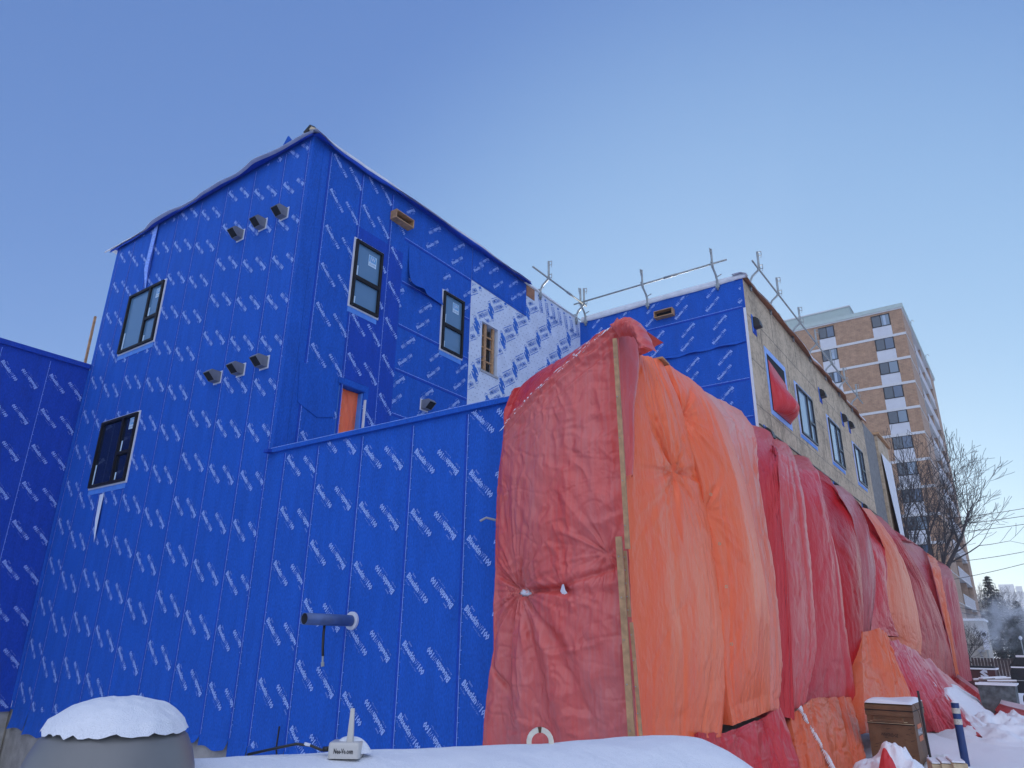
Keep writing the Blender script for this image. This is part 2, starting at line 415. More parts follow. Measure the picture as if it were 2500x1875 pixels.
M['greytrim'] = simple("grey_trim", (0.33, 0.34, 0.36), 0.5, var=0.1)
M['glass_hi'] = glass_mat("window_glass_bright", (0.09, 0.19, 0.31))  # reflected sky partly painted in as a blue base colour
M['glass_sky'] = glass_mat("window_glass_sky", (0.16, 0.24, 0.34), 0.02, 1.0); M['glass_sky'].node_tree.nodes["Principled BSDF"].inputs["IOR"].default_value = 2.3  # paler base also carries a painted sky reflection
M['flash_pale'] = simple("pale_blue_tape", (0.24, 0.40, 0.78), 0.5, var=0.1)
M['glass_lo'] = glass_mat("window_glass_dark", (0.006, 0.012, 0.03), spec=0.35)
M['blind'] = simple("sash_reflection", (0.22, 0.30, 0.38), 0.6, var=0.05)
M['sticker'] = simple("sticker_pale", (0.50, 0.66, 0.78), 0.5, var=0.05)
M['sticker_blue'] = simple("sticker_blue", (0.10, 0.32, 0.58), 0.5, var=0.05)
M['osb'] = osb_mat("strand_board", (0.42, 0.335, 0.23))
M['lumber'] = simple("lumber", (0.40, 0.23, 0.11), 0.7, var=0.25, scale=14, bump=0.3)
M['lumber_pale'] = simple("pale_lumber", (0.50, 0.40, 0.24), 0.7, var=0.2, scale=14, bump=0.3)
M['brownboard'] = simple("bare_sheathing", (0.32, 0.15, 0.08), 0.8, var=0.2, scale=6)
M['greyboard'] = simple("grey_gypsum_board", (0.17, 0.17, 0.165), 0.8, var=0.25, scale=5, bump=0.3, bscale=25)
M['concrete'] = simple("concrete", (0.28, 0.27, 0.25), 0.9, var=0.25, scale=4, bump=0.4, bscale=30)
M['galv'] = simple("galvanised_steel", (0.30, 0.33, 0.33), 0.5, metal=0.3, var=0.2, scale=12)
M['hood'] = simple("vent_sheet_metal", (0.20, 0.21, 0.22), 0.5, metal=0.3, var=0.15)
M['brick'] = brick_mat("tan_brick", (0.37, 0.23, 0.14), (0.31, 0.185, 0.11), (0.24, 0.16, 0.11), 0.45, 0.16, 0.018)
M['brick_side'] = brick_mat("tan_brick_side", (0.36, 0.25, 0.18), (0.32, 0.215, 0.15), (0.26, 0.19, 0.14), 0.45, 0.16, 0.018)
M['band'] = simple("pale_concrete_band", (0.52, 0.53, 0.54), 0.8, var=0.06)
M['panel'] = simple("white_spandrel", (0.50, 0.52, 0.56), 0.7, var=0.05, scale=2)
M['roofgreen'] = simple("grey_green_cladding", (0.36, 0.44, 0.42), 0.7, var=0.06, scale=2)
M['snow'] = snow_mat("snow")
M['snow_tank'] = snow_mat("snow_fresh", (0.84, 0.86, 0.90), 2.0)
M['bark'] = simple("dark_bark", (0.035, 0.032, 0.034), 0.9, var=0.3, scale=10)
M['bark_far'] = simple("far_bark", (0.11, 0.11, 0.11), 0.9, var=0.3, scale=10)
M['needle'] = simple("spruce_needles", (0.05, 0.065, 0.06), 0.8, var=0.4, scale=6)
M['frosted'] = simple("frosted_twigs", (0.30, 0.31, 0.32), 0.9, var=0.3, scale=6)

D={"A0":[[-3.356,7.189,5.023],[-3.279,6.931,4.556],[-3.203,6.672,4.089],[-3.203,6.606,3.554],[-3.202,6.562,3.017],[-3.201,6.55,2.478],[-3.201,6.556,1.939],[-3.203,6.543,1.401],[-3.202,6.56,0.862]],"A1":[[-3.439,8.041,5.182],[-3.229,7.997,4.628],[-3.201,8.213,4.108],[-3.201,8.515,3.597],[-3.202,8.658,3.022],[-3.202,8.822,2.451],[-3.202,8.837,1.853],[-3.203,8.74,1.266],[-3.203,8.472,0.754]],"B0":[[-3.47,8.376,5.237],[-3.262,8.173,4.731],[-3.202,8.204,4.188],[-3.201,8.485,3.673],[-3.202,8.647,3.113],[-3.202,8.81,2.551],[-3.202,8.834,1.965],[-3.203,8.822,1.378],[-3.201,8.936,0.836]],"B1":[[-3.524,9.674,5.326],[-3.31,9.924,4.894],[-3.205,9.921,4.398],[-3.202,10.307,3.905],[-3.202,10.511,3.318],[-3.202,10.672,2.713],[-3.201,10.758,2.11],[-3.201,10.584,1.51],[-3.202,10.397,0.913]],"B2":[[-3.812,12.396,5.731],[-3.507,11.933,5.275],[-3.308,11.357,4.88],[-3.202,10.978,4.311],[-3.201,11.009,3.609],[-3.201,11.188,2.921],[-3.202,11.15,2.198],[-3.202,11.048,1.482],[-3.203,10.666,0.897]],"C":[[-4.751,17.659,6.763],[-4.421,16.499,6.367],[-4.091,15.338,5.972],[-3.761,14.177,5.576],[-3.435,13.024,5.162],[-3.21,12.085,4.394],[-3.202,11.974,3.195],[-3.201,11.72,1.951],[-3.202,11.383,0.734]],"D":[[-4.75,19.334,6.806],[-4.426,18.113,6.382],[-4.102,16.892,5.958],[-3.778,15.67,5.534],[-3.454,14.449,5.11],[-3.204,13.573,4.274],[-3.2,13.386,2.997],[-3.201,13.093,1.74],[-3.203,12.11,0.926]],"E":[[-4.752,21.428,6.878],[-4.446,20.201,6.493],[-4.14,18.974,6.109],[-3.835,17.747,5.725],[-3.527,16.527,5.326],[-3.242,15.555,4.525],[-3.202,15.762,3.331],[-3.201,15.701,2.013],[-3.202,15.517,0.708]],"F":[[-3.87,19.187,5.802],[-3.614,18.431,5.432],[-3.353,17.738,4.987],[-3.205,17.964,4.481],[-3.201,18.25,3.825],[-3.201,17.868,3.04],[-3.201,17.354,2.326],[-3.2,16.995,1.535],[-3.201,16.731,0.696]],"G":[[-4.751,25.876,6.796],[-4.474,24.655,6.481],[-4.196,23.434,6.166],[-3.919,22.214,5.851],[-3.602,21.043,5.422],[-3.266,20.003,4.76],[-3.201,19.974,3.636],[-3.202,19.026,2.768],[-3.201,17.969,2.029]],"H":[[-3.726,22.051,5.62],[-3.488,21.541,5.233],[-3.27,21.348,4.753],[-3.201,21.799,4.292],[-3.2,21.741,3.799],[-3.201,21.322,3.26],[-3.201,20.945,2.694],[-3.201,21.345,2.274],[-3.201,21.971,2.004]],"I":[[-3.968,25.405,5.918],[-3.706,24.557,5.535],[-3.445,23.709,5.152],[-3.24,23.928,4.666],[-3.202,24.8,4.265],[-3.201,25.602,3.757],[-3.201,25.979,2.879],[-3.201,26.0,1.967],[-3.201,25.133,1.541]],"J":[[-4.751,32.597,6.795],[-4.327,30.491,6.284],[-3.902,28.385,5.772],[-3.452,26.351,5.186],[-3.2,27.837,4.26],[-3.201,29.987,3.794],[-3.201,32.039,2.979],[-3.201,34.025,2.027],[-3.2,32.994,0.583]],"K":[[-3.659,30.346,5.528],[-3.975,34.22,5.901],[-4.292,38.095,6.274],[-4.609,41.969,6.647],[-4.453,41.604,6.47],[-3.914,37.787,5.846],[-3.466,33.988,5.067],[-3.2,32.094,3.208],[-3.201,33.699,0.562]],"Lx":[[-4.75,46.341,6.768],[-4.75,49.415,6.805],[-4.564,48.682,6.558],[-4.266,45.652,6.14],[-3.968,42.621,5.721],[-3.67,39.591,5.303],[-3.371,36.56,4.884],[-3.201,34.601,3.161],[-3.2,34.638,0.49]],"M":[[-4.75,52.927,6.895],[-4.75,56.378,6.925],[-4.592,56.324,6.712],[-4.282,52.916,6.268],[-3.971,49.507,5.824],[-3.661,46.098,5.38],[-3.351,42.69,4.937],[-3.2,40.93,2.657],[-3.201,39.412,0.44]],"hem":[[-3.17,6.77,4.937],[-3.17,6.795,4.733],[-3.17,6.758,4.532],[-3.17,6.696,4.336],[-3.17,6.622,4.144],[-3.17,6.592,3.944],[-3.17,6.581,3.739],[-3.17,6.548,3.537],[-3.17,6.495,3.338]],"batt":[[-3.221,6.45,4.901],[-3.205,6.45,0.872]],"FL":[[-4.738,6.45,4.555],[-4.794,6.45,4.318],[-4.76,6.45,4.078],[-4.781,6.45,3.842],[-4.819,6.45,3.601],[-4.843,6.45,3.357],[-4.849,6.45,3.112],[-4.851,6.45,2.867],[-4.85,6.45,2.622],[-4.852,6.45,2.377],[-4.864,6.45,2.132],[-4.856,6.45,1.888],[-4.844,6.45,1.643],[-4.893,6.45,1.405],[-4.924,6.45,1.162],[-4.947,6.45,0.919],[-4.958,6.45,0.674]],"FT":[[-4.738,6.45,4.555],[-4.622,6.45,4.673],[-4.463,6.45,4.74],[-4.296,6.45,4.782],[-4.129,6.45,4.825],[-3.963,6.45,4.868],[-3.796,6.45,4.911],[-3.629,6.45,4.954],[-3.463,6.45,4.999],[-3.297,6.45,5.044],[-3.128,6.45,5.079]],"FR":[[-3.128,6.45,5.079],[-3.221,6.45,4.837],[-3.22,6.45,4.573],[-3.219,6.45,4.309],[-3.218,6.45,4.044],[-3.217,6.45,3.78],[-3.215,6.45,3.515],[-3.214,6.45,3.251],[-3.213,6.45,2.987],[-3.212,6.45,2.722],[-3.211,6.45,2.458],[-3.21,6.45,2.193],[-3.209,6.45,1.929],[-3.208,6.45,1.665],[-3.207,6.45,1.4],[-3.206,6.45,1.136],[-3.205,6.45,0.872]],"ridge":[[-3.129,6.45,5.069],[-4.727,6.45,4.044]],"N0":[[-3.204,7.826,0.846],[-3.249,7.9,0.635],[-3.299,7.977,0.439],[-3.355,8.061,0.27],[-3.418,8.152,0.127],[-3.484,8.246,-0.0]],"N1":[[-3.202,8.63,0.783],[-3.2,8.661,0.584],[-3.202,8.695,0.401],[-3.211,8.737,0.245],[-3.226,8.784,0.114],[-3.245,8.836,-0.0]],"N2":[[-3.202,9.942,0.844],[-3.14,9.845,0.633],[-3.083,9.751,0.438],[-3.032,9.665,0.269],[-2.987,9.584,0.126],[-2.946,9.508,0.0]],"N3":[[-3.203,10.748,0.918],[-3.11,10.64,0.692],[-3.022,10.536,0.482],[-2.94,10.438,0.299],[-2.864,10.347,0.141],[-2.793,10.26,-0.0]],"O0":[[-3.2,11.326,0.806],[-3.103,11.043,0.603],[-3.009,10.763,0.415],[-2.922,10.491,0.254],[-2.841,10.225,0.119],[-2.765,9.963,0.0]],"O1":[[-3.2,12.603,0.972],[-3.077,12.218,0.735],[-2.958,11.837,0.515],[-2.845,11.463,0.32],[-2.739,11.095,0.152],[-2.637,10.732,-0.0]],"O2":[[-3.201,14.089,0.937],[-3.064,13.607,0.708],[-2.931,13.129,0.494],[-2.805,12.658,0.306],[-2.686,12.193,0.145],[-2.57,11.733,0.0]],"O3":[[-3.201,15.162,0.857],[-3.062,14.641,0.643],[-2.928,14.125,0.445],[-2.8,13.615,0.274],[-2.678,13.112,0.129],[-2.561,12.613,-0.0]],"P0":[[-3.21,17.105,2.029],[-3.119,16.419,1.603],[-3.031,15.731,1.181],[-2.948,15.036,0.769],[-2.865,14.341,0.357]],"P1":[[-3.088,18.141,2.109],[-2.931,17.56,1.575],[-2.805,16.935,1.093],[-2.723,16.246,0.685],[-2.641,15.558,0.277]],"P2":[[-2.951,18.567,1.955],[-2.844,18.121,1.573],[-2.727,17.693,1.177],[-2.566,17.352,0.714],[-2.405,17.012,0.252]],"Q0":[[-3.2,20.124,1.967],[-3.097,20.016,1.608],[-2.997,19.913,1.264],[-2.904,19.817,0.949],[-2.82,19.729,0.668],[-2.745,19.65,0.421],[-2.677,19.578,0.203],[-2.612,19.51,-0.0]],"Q1":[[-3.201,22.427,1.805],[-3.01,21.901,1.469],[-2.823,21.379,1.149],[-2.643,20.864,0.856],[-2.471,20.357,0.598],[-2.308,19.859,0.375],[-2.152,19.369,0.18],[-2.0,18.882,-0.0]],"Q2":[[-3.201,25.445,1.517],[-2.906,24.371,1.222],[-2.614,23.301,0.943],[-2.33,22.237,0.691],[-2.054,21.183,0.475],[-1.786,20.137,0.293],[-1.526,19.098,0.139],[-1.27,18.063,-0.0]],"Q3":[[-3.2,32.882,0.601],[-2.822,30.915,0.483],[-2.446,28.95,0.373],[-2.073,26.988,0.277],[-1.705,25.031,0.198],[-1.341,23.079,0.137],[-0.98,21.129,0.09],[-0.621,19.182,0.05]],"R0":[[-3.21,33.482,0.784],[-2.913,31.861,0.702],[-2.616,30.24,0.621],[-2.319,28.62,0.54],[-2.022,26.999,0.459],[-1.696,25.383,0.426],[-1.36,23.768,0.412],[-0.999,22.158,0.441],[-0.633,20.55,0.477]],"R1":[[-3.109,32.383,0.564],[-2.821,30.737,0.458],[-2.534,29.09,0.353],[-2.246,27.444,0.247],[-1.938,25.799,0.177],[-1.629,24.154,0.106],[-1.308,22.512,0.057],[-0.968,20.872,0.04],[-0.628,19.232,0.023]]}

# ------------------------------------------------------------------ ground
def ground_z(x, y):
    z = 0.05 * fbm(x * 0.35, y * 0.35, 3, 4) + 0.03 * fbm(x * 1.7, y * 1.7, 8, 3)
    z = z - 1.0 * np.clip((-x - 9.5) / 2.5, 0, 1) * np.clip((14 - y) / 3, 0, 1)
    return z - 0.35 * np.clip((y - 24) / 20, 0, 1)
def make_ground():
    r = np.concatenate([np.linspace(0.3, 40, 130), np.geomspace(42, 1600, 40)])
    a = np.linspace(0, 2 * math.pi, 181)
    RR, AA = np.meshgrid(r, a, indexing='ij')
    X = RR * np.cos(AA) - 1; Y = RR * np.sin(AA) + 9
    Z = ground_z(X, Y)
    v = np.stack([X, Y, Z], -1).reshape(-1, 3)
    n = len(a); f = []
    for i in range(len(r) - 1):
        for j in range(n - 1):
            k = i * n + j; f.append((k, k + n, k + n + 1, k + 1))
    f.append(tuple(range(n - 1)))
    o = mesh_obj("ground", v, f, M['snow'], None, True)
    tag(o, kind='structure')
make_ground()

# ------------------------------------------------------------------ printed letters
def text_tris(s, size, off=0.0, sx=1.0):
    cu = bpy.data.curves.new("t", 'FONT'); cu.body = s; cu.size = size; cu.offset = off; cu.resolution_u = 1
    o = bpy.data.objects.new("t", cu); col.objects.link(o)
    dg = bpy.context.evaluated_depsgraph_get(); dg.update()
    me = o.evaluated_get(dg).to_mesh()
    me.calc_loop_triangles()
    v = np.array([list(q.co) for q in me.vertices]); t = np.array([list(q.vertices) for q in me.loop_triangles])
    o.evaluated_get(dg).to_mesh_clear(); bpy.data.objects.remove(o); bpy.data.curves.remove(cu)
    v = v[:, :2]; v[:, 0] *= sx
    return v, t
def join2(parts):
    vs = []; ts = []; b = 0
    for v, t in parts:
        vs.append(v); ts.append(t + b); b += len(v)
    return np.concatenate(vs), np.concatenate(ts)
def place(vt, x, y, ang=0, width=None):
    v, t = vt; v = v.copy()
    v[:, 0] -= v[:, 0].min()
    if width: v[:, 0] *= width / v[:, 0].max()
    c, s = math.cos(ang), math.sin(ang)
    return np.stack([x + v[:, 0] * c - v[:, 1] * s, y + v[:, 0] * s + v[:, 1] * c], -1), t
def outline(pts, w):                              # thin outlined stroke for hollow letters
    vs = []; ts = []
    for (a, b) in pts:
        a = np.array(a, float); b = np.array(b, float); d = (b - a) / (np.linalg.norm(b - a) + 1e-9); n = np.array([-d[1], d[0]]) * w / 2
        k = len(vs); vs += [a + n, b + n, b - n, a - n]; ts += [(k, k + 1, k + 2), (k, k + 2, k + 3)]
    return np.array(vs), np.array(ts)
LG = join2([
    place(text_tris("Blueskin", 0.104, 0.0036), 0.0, 0.0, width=0.285),
    place(text_tris("VP", 0.104, -0.0022), 0.292, 0.0, width=0.075),
    place(text_tris("100", 0.104, 0.0036), 0.374, 0.0, width=0.115),
    place(text_tris("Henry", 0.038, 0.0), 0.055, 0.088, width=0.075),
    place(text_tris("Air Tight", 0.026, -0.0003), 0.015, -0.045, width=0.11),
    place(text_tris("Weather Tight", 0.024, -0.0004), 0.235, -0.042, width=0.16)])
LG2 = (np.array([[0.489, 0.0]]) - LG[0] * 1.0 + 0, LG[1])   # the same, upside down

class Print2D:
    def __init__(s): s.v = []; s.t = []; s.n = 0
    def add(s, vt, u, z, ang, clip=None, excl=()):
        v, t = place_raw(vt, u, z, ang)
        c = v[t].mean(1)
        keep = np.ones(len(t), bool)
        if clip is not None:
            keep &= (c[:, 0] > clip[0]) & (c[:, 0] < clip[1]) & (c[:, 1] > clip[2]) & (c[:, 1] < clip[3])
        for e in excl:
            keep &= ~((c[:, 0] > e[0]) & (c[:, 0] < e[1]) & (c[:, 1] > e[2]) & (c[:, 1] < e[3]))
        t = t[keep]
        if len(t) == 0: return
        s.v.append(v); s.t.append(t + s.n); s.n += len(v)
    def rect(s, u0, u1, z0, z1):
        s.v.append(np.array([[u0, z0], [u1, z0], [u1, z1], [u0, z1]], float)); s.t.append(np.array([[0, 1, 2], [0, 2, 3]]) + s.n); s.n += 4
    def build(s, name, O, U, N, off, mat, parent):
        v = np.concatenate(s.v); t = np.concatenate(s.t)
        used = np.unique(t); rm = np.zeros(len(v), int); rm[used] = np.arange(len(used)); v = v[used]; t = rm[t]
        O = np.array(O, float); U = np.array(U, float); N = np.array(N, float)
        P = O + v[:, :1] * U + v[:, 1:] * np.array([0, 0, 1.0]) + N * off
        return mesh_obj(name, P, t.tolist(), mat, parent)
def place_raw(vt, x, y, ang):
    v, t = vt; c, s = math.cos(ang), math.sin(ang)
    return np.stack([x + v[:, 0] * c - v[:, 1] * s, y + v[:, 0] * s + v[:, 1] * c], -1), t

def strips_vertical(P, S, B, u0, seams, z0, z1, phases, excl=(), dirn=1):
    """vertical rolls: seams at the given u; two logo columns per roll, one upside down. dirn=-1 mirrors direction of u"""
    for k, us in enumerate(seams):
        ue = seams[k + 1] if k + 1 < len(seams) else u0
        ph = phases[k % len(phases)]
        zz = z0 - 1 + ((ph - z0) % 0.81)
        while zz < z1 + 0.6:
            P.add(LG, us + 0.075, zz, R(-45), (us + 0.015, ue, z0, z1), excl)
            P.add(LG2, us + 0.525, zz - 0.012, R(-45), (us + 0.015, ue, z0, z1), excl)
            zz += 0.81
        # seam: raised lap, white line with ruler ticks
        B.lbox(us - 0.012, us + 0.030, z0 + 0.02, z1 - 0.02, 0.0, 0.007)
        S.rect(us + 0.030, us + 0.039, z0 + 0.02, z1 - 0.02)
        t = z0 + 0.1
        while t < z1 - 0.05:
            S.rect(us + 0.037, us + 0.062, t, t + 0.006); t += 0.152

def strips_horizontal(P, S, B, u0, u1, seams, z1, phases, excl=(), zmin=None):
    for k, zs in enumerate(seams):
        ze = seams[k + 1] if k + 1 < len(seams) else z1
        ph = phases[k % len(phases)]
        uu = u0 - 0.9 + ph
        while uu < u1 + 0.3:
            lo = zs + 0.02 if zmin is None else max(zs + 0.02, zmin)
            P.add(LG, uu, zs + 0.13, R(41), (u0, u1, lo, ze), excl)
            P.add(LG2, uu, zs + 0.56, R(41), (u0, u1, lo, ze), excl)
            uu += 0.87
        if k > 0 or zmin is None:
            B.lbox(u0 + 0.02, u1 - 0.02, zs - 0.01, zs + 0.04, 0.0, 0.007)
            S.rect(u0 + 0.02, u1 - 0.02, zs + 0.04, zs + 0.050)
            t = u0 + 0.1
            while t < u1 - 0.05:
                S.rect(t, t + 0.006, zs + 0.047, zs + 0.07); t += 0.152

bldg = thing("wrapped_building", "three storey building wrapped in printed blue membrane with a bare strand board far wing", "building", (-10, 12, 0))

P1O, P1U, P1N = (0, 6.8, 0), (1, 0, 0), (0, -1, 0)
F2O, F2U, F2N = (-9.66, 0, 0), (0, 1, 0), (1, 0, 0)
F0O = (-17.03, 0, 0)
F3O = (0, 16.8, 0)
F4O = (-4.77, 0, 0)
ROOF = 10.80

def wall_cells(mb, u0, u1, z0, z1, holes, th=0.25):
    us = sorted({u0, u1} | {h[0] for h in holes} | {h[1] for h in holes})
    zs = sorted({z0, z1} | {h[2] for h in holes} | {h[3] for h in holes})
    for i in range(len(us) - 1):
        for j in range(len(zs) - 1):
            cu, cz = (us[i] + us[i + 1]) / 2, (zs[j] + zs[j + 1]) / 2
            if any(h[0] < cu < h[1] and h[2] < cz < h[3] for h in holes): continue
            mb.lbox(us[i], us[i + 1], zs[j], zs[j + 1], -th, 0)

# --- front wall P1 (tall part and low part in one plane)
LOWTOP = 4.52
SEAM1 = [-17.03 + 0.0] + [-16.25, -15.3, -14.35, -13.4, -12.43, -11.47, -10.5]
SEAM1 = [-16.9, -16.2, -15.28, -14.32, -13.38, -12.42, -11.46, -10.5, -9.78]
SEAM2 = [-9.32, -8.53, -7.57, -6.58, -5.62]
def bottom_z(u):                                   # the loose lower hem, strip by strip
    return 0.30
w = MB(P1O, P1U, P1N)
w.lbox(-17.03, -9.66, 0.34, ROOF, -0.25, 0)
w.build("front_wall", M['blue'], bldg)
w = MB(P1O, P1U, P1N); w.lbox(-9.66, -4.80, 0.34, LOWTOP, -0.25, 0)
w.build("low_front_wall", M['blue'], bldg)
# hem flaps below, each roll cut at its own height with a curl
hem = []; hf = []
allseams = SEAM1 + SEAM2 + [-4.8]
drop = [0.02, -0.05, 0.10, 0.12, 0.26, 0.24, 0.28, 0.22, 0.04, 0.16, 0.14, 0.20, 0.24, 0.24]
for k in range(len(allseams) - 1):
    a, b = allseams[k], allseams[k + 1]; n = 14; m = 6; base = len(hem); zb = drop[k % len(drop)]
    for j in range(m + 1):
        for i in range(n + 1):
            u = a + (b - a) * i / n; t = j / m
            zz = 0.36 * (1 - t) + (zb + 0.02 * math.sin(u * 9 + k)) * t
            off = 0.004 + 0.05 * t * t * (0.5 + 0.5 * math.sin(u * 7 + k * 2.1)) + 0.03 * t * (i / n) ** 4
            hem.append((u, 6.8 - off, zz))
    for j in range(m):
        for i in range(n):
            q = base + j * (n + 1) + i; hf.append((q, q + n + 1, q + n + 2, q + 1))
mesh_obj("loose_hem", hem, hf, M['blue'], bldg, True)
c = MB(P1O, P1U, P1N); c.lbox(-17.2, -4.6, -1.0, 0.36, -0.4, -0.04); c.build("foundation", M['concrete'], bldg)

P = Print2D(); S = Print2D(); B = MB(P1O, P1U, P1N)
strips_vertical(P, S, B, -9.7, SEAM1, 0.36, 10.72, [1.80, 1.48, 2.30, 2.05, 1.70, 2.62, 2.28, 2.05, 1.6])
strips_vertical(P, S, B, -4.82, SEAM2, 0.30, LOWTOP - 0.02, [2.15, 2.4, 2.05, 2.67, 2.26])
P.build("printed_letters", P1O, P1U, P1N, 0.0095, M['print'], bldg)
S.build("seam_line", P1O, P1U, P1N, 0.0095, M['seamline'], bldg)
B.build("seam_lap", M['blue2'], bldg)

# --- side wall F2 (recedes from the corner)
OP1 = (8.02, 8.62, 4.62, 6.10); OP2 = (12.13, 12.77, 7.72, 8.95)
w = MB(F2O, F2U, F2N); wall_cells(w, 7.055, 11.67, 0.3, ROOF, [OP1]); w.build("side_wall", M['blue'], bldg)
w = MB(F2O, F2U, F2N); wall_cells(w, 11.67, 16.8, 0.3, ROOF - 0.05, [OP2]); w.build("white_side_wall", M['whitewrap'], bldg)
P = Print2D(); S = Print2D(); B = MB(F2O, F2U, F2N)
ex = [(9.36, 12, 0, 9.9), (7.1, 7.95, 5.3, 6.2), OP1]
strips_vertical(P, S, B, 9.36, [7.22, 8.06, 8.42 + 0.5], 4.5, 10.7, [9.69 + 0.35, 10.15, 9.6], ex)
strips_horizontal(P, S, B, 9.36, 11.66, [4.9, 5.86, 6.80, 7.77, 8.76, 9.80], 10.72, [0.35, 0.8, 0.15, 0.6, 0.3, 0.75])
P.build("printed_letters", F2O, F2U, F2N, 0.0095, M['print'], bldg)
S.build("seam_line", F2O, F2U, F2N, 0.0095, M['seamline'], bldg)
B.build("seam_lap", M['blue2'], bldg)
# darker newer rolls over the older ones, the angled patch by the low opening
w = MB(F2O, F2U, F2N); w.lbox(8.10, 9.36, 6.24, 9.45, 0.0, 0.004); w.lbox(8.74, 9.36, 4.6, 6.24, 0.0, 0.004); w.build("newer_membrane_roll", M['blue2'], bldg)
p = MB(F2O, F2U, F2N)
poly = [p.pt(u, z, 0.004) for u, z in ((7.10, 6.22), (7.16, 5.50), (7.60, 5.34), (7.97, 5.44), (7.97, 6.12), (7.84, 6.27))]
p.prism(poly, (0.012, 0, 0)); p.build("membrane_patch", M['blue'], bldg)
# wrinkled flap that hangs loose beside the upper window
fv = []; ff = []; nu, nz = 26, 24
for j in range(nz + 1):
    for i in range(nu + 1):
        a = i / nu; t = j / nz
        u = 9.52 + 1.13 * a; z = 9.72 - 0.05 * a - 0.95 * t + (0.02 * a)
        o = 0.012 + 0.12 * (1 - a) ** 2 * (t ** 1.5) * (1 - 0.3 * math.sin(t * 3.1)) + 0.09 * math.exp(-((a - 0.3) / 0.12) ** 2) * t ** 6 + 0.05 * t ** 8
        fv.append((-9.66 + o, u, z))
for j in range(nz):
    for i in range(nu):
        q = j * (nu + 1) + i; ff.append((q, q + 1, q + nu + 2, q + nu + 1))
mesh_obj("loose_flap", fv, ff, M['blue'], bldg, True)
# blue roll that overlaps the white underlay near the roof
f = MB(F2O, F2U, F2N)
poly = [f.pt(u, z, 0.004) for u, z in ((11.67, 9.86), (13.95, 9.80), (13.95, 10.74), (11.67, 10.74))]
f.prism(poly, (0.012, 0, 0)); f.lbox(11.68, 13.94, 9.88, 9.93, 0.016, 0.022); f.build("upper_membrane_roll", M['blue'], bldg)
P = Print2D()
for uu, zz, fl in ((11.75, 10.1, 1), (12.3, 10.35, 0), (12.55, 10.0, 1), (13.15, 10.35, 0), (13.3, 9.98, 1), (13.62, 10.3, 0), (11.9, 10.42, 0)):
    P.add(LG if fl else LG2, uu, zz, R(41), (11.68, 13.93, 9.84, 10.72))
P.build("printed_letters", F2O, F2U, F2N, 0.019, M['print'], bldg)
b_ = MB(F2O, F2U, F2N); b_.lbox(13.97, 14.36, 10.42, 10.74, 0.0, 0.012); b_.build("bare_sheathing", M['brownboard'], bldg)

# white underlay print: company elephant, name and tick marks
def poly_tris(pts):
    pts = np.array(pts, float); n = len(pts)
    from mathutils.geometry import tessellate_polygon
    t = tessellate_polygon([[Vector((p[0], p[1], 0)) for p in pts]])
    return pts, np.array(t)
ELE = [(0.03, 0.0), (0.075, 0.0), (0.085, 0.07), (0.105, 0.07), (0.11, 0.0), (0.155, 0.0), (0.16, 0.10), (0.15, 0.17), (0.12, 0.21), (0.125, 0.245), (0.10, 0.275),
       (0.06, 0.28), (0.03, 0.26), (0.02, 0.22), (0.025, 0.19), (-0.02, 0.20), (-0.035, 0.17), (-0.01, 0.15), (0.02, 0.15), (0.03, 0.10)]
ring = []
for k in range(14):
    a0, a1 = 2 * math.pi * k / 14, 2 * math.pi * (k + 1) / 14
    if 8 <= k <= 12: continue
    ring.append(((0.075 + 0.055 * math.cos(a0), 0.275 + 0.05 * math.sin(a0)), (0.075 + 0.055 * math.cos(a1), 0.275 + 0.05 * math.sin(a1))))
SOP = join2([poly_tris(ELE), outline(ring, 0.012), place(text_tris("SOPREMA", 0.15, 0.0025), 0.20, 0.05, width=0.42), outline([((0.20, 0.012), (0.62, 0.012))], 0.018)])
SOPB = (np.array([[0.62, 0.30]]) - SOP[0], SOP[1])
P = Print2D(); G = Print2D()
exs = [(OP2[0] - 0.02, OP2[1] + 0.05, OP2[2] - 0.1, OP2[3] + 0.06), (11.6, 13.97, 9.80, 10.8), (13.9, 14.4, 10.38, 10.8)]
clip = (11.70, 16.76, 5.5, 10.32)
clip2 = (11.70, 16.76, 5.5, 10.7)
for j in range(-9, 4):
    for i in range(-6, 8):
        u = 12.47 + 1.05 * i - 0.52 * j; z = 9.26 + 0.60 * j - 0.0 * i
        P.add(SOP, u, z, R(33), clip, exs)
        P.add(SOPB, u - 0.38, z - 0.42, R(33), clip, exs)
for k in range(8):                                  # parapet strip printed the other way round
    P.add(SOP, 14.50 + 0.33 * k, 10.78, R(-75), (14.42, 16.76, 10.15, 10.7), exs)
rr = random.Random(3)
for j in range(46):
    for i in range(40):
        u = 11.74 + i * 0.128 + (0.06 if j % 2 else 0); z = 5.6 + j * 0.105
        a = R(33) if (i + j) % 3 else R(-20)
        seg = [((0, 0), (0.03, 0))] if (i + j) % 2 else [((0, 0), (0.04, 0)), ((0.04, 0), (0.04, -0.022))]
        if rr.random() < 0.8: G.add(outline(seg, 0.010), u, z, a, clip2, exs)
P.build("printed_letters", F2O, F2U, F2N, 0.0035, M['printblue'], bldg)
G.build("printed_marks", F2O, F2U, F2N, 0.002, M['printgrey'], bldg)

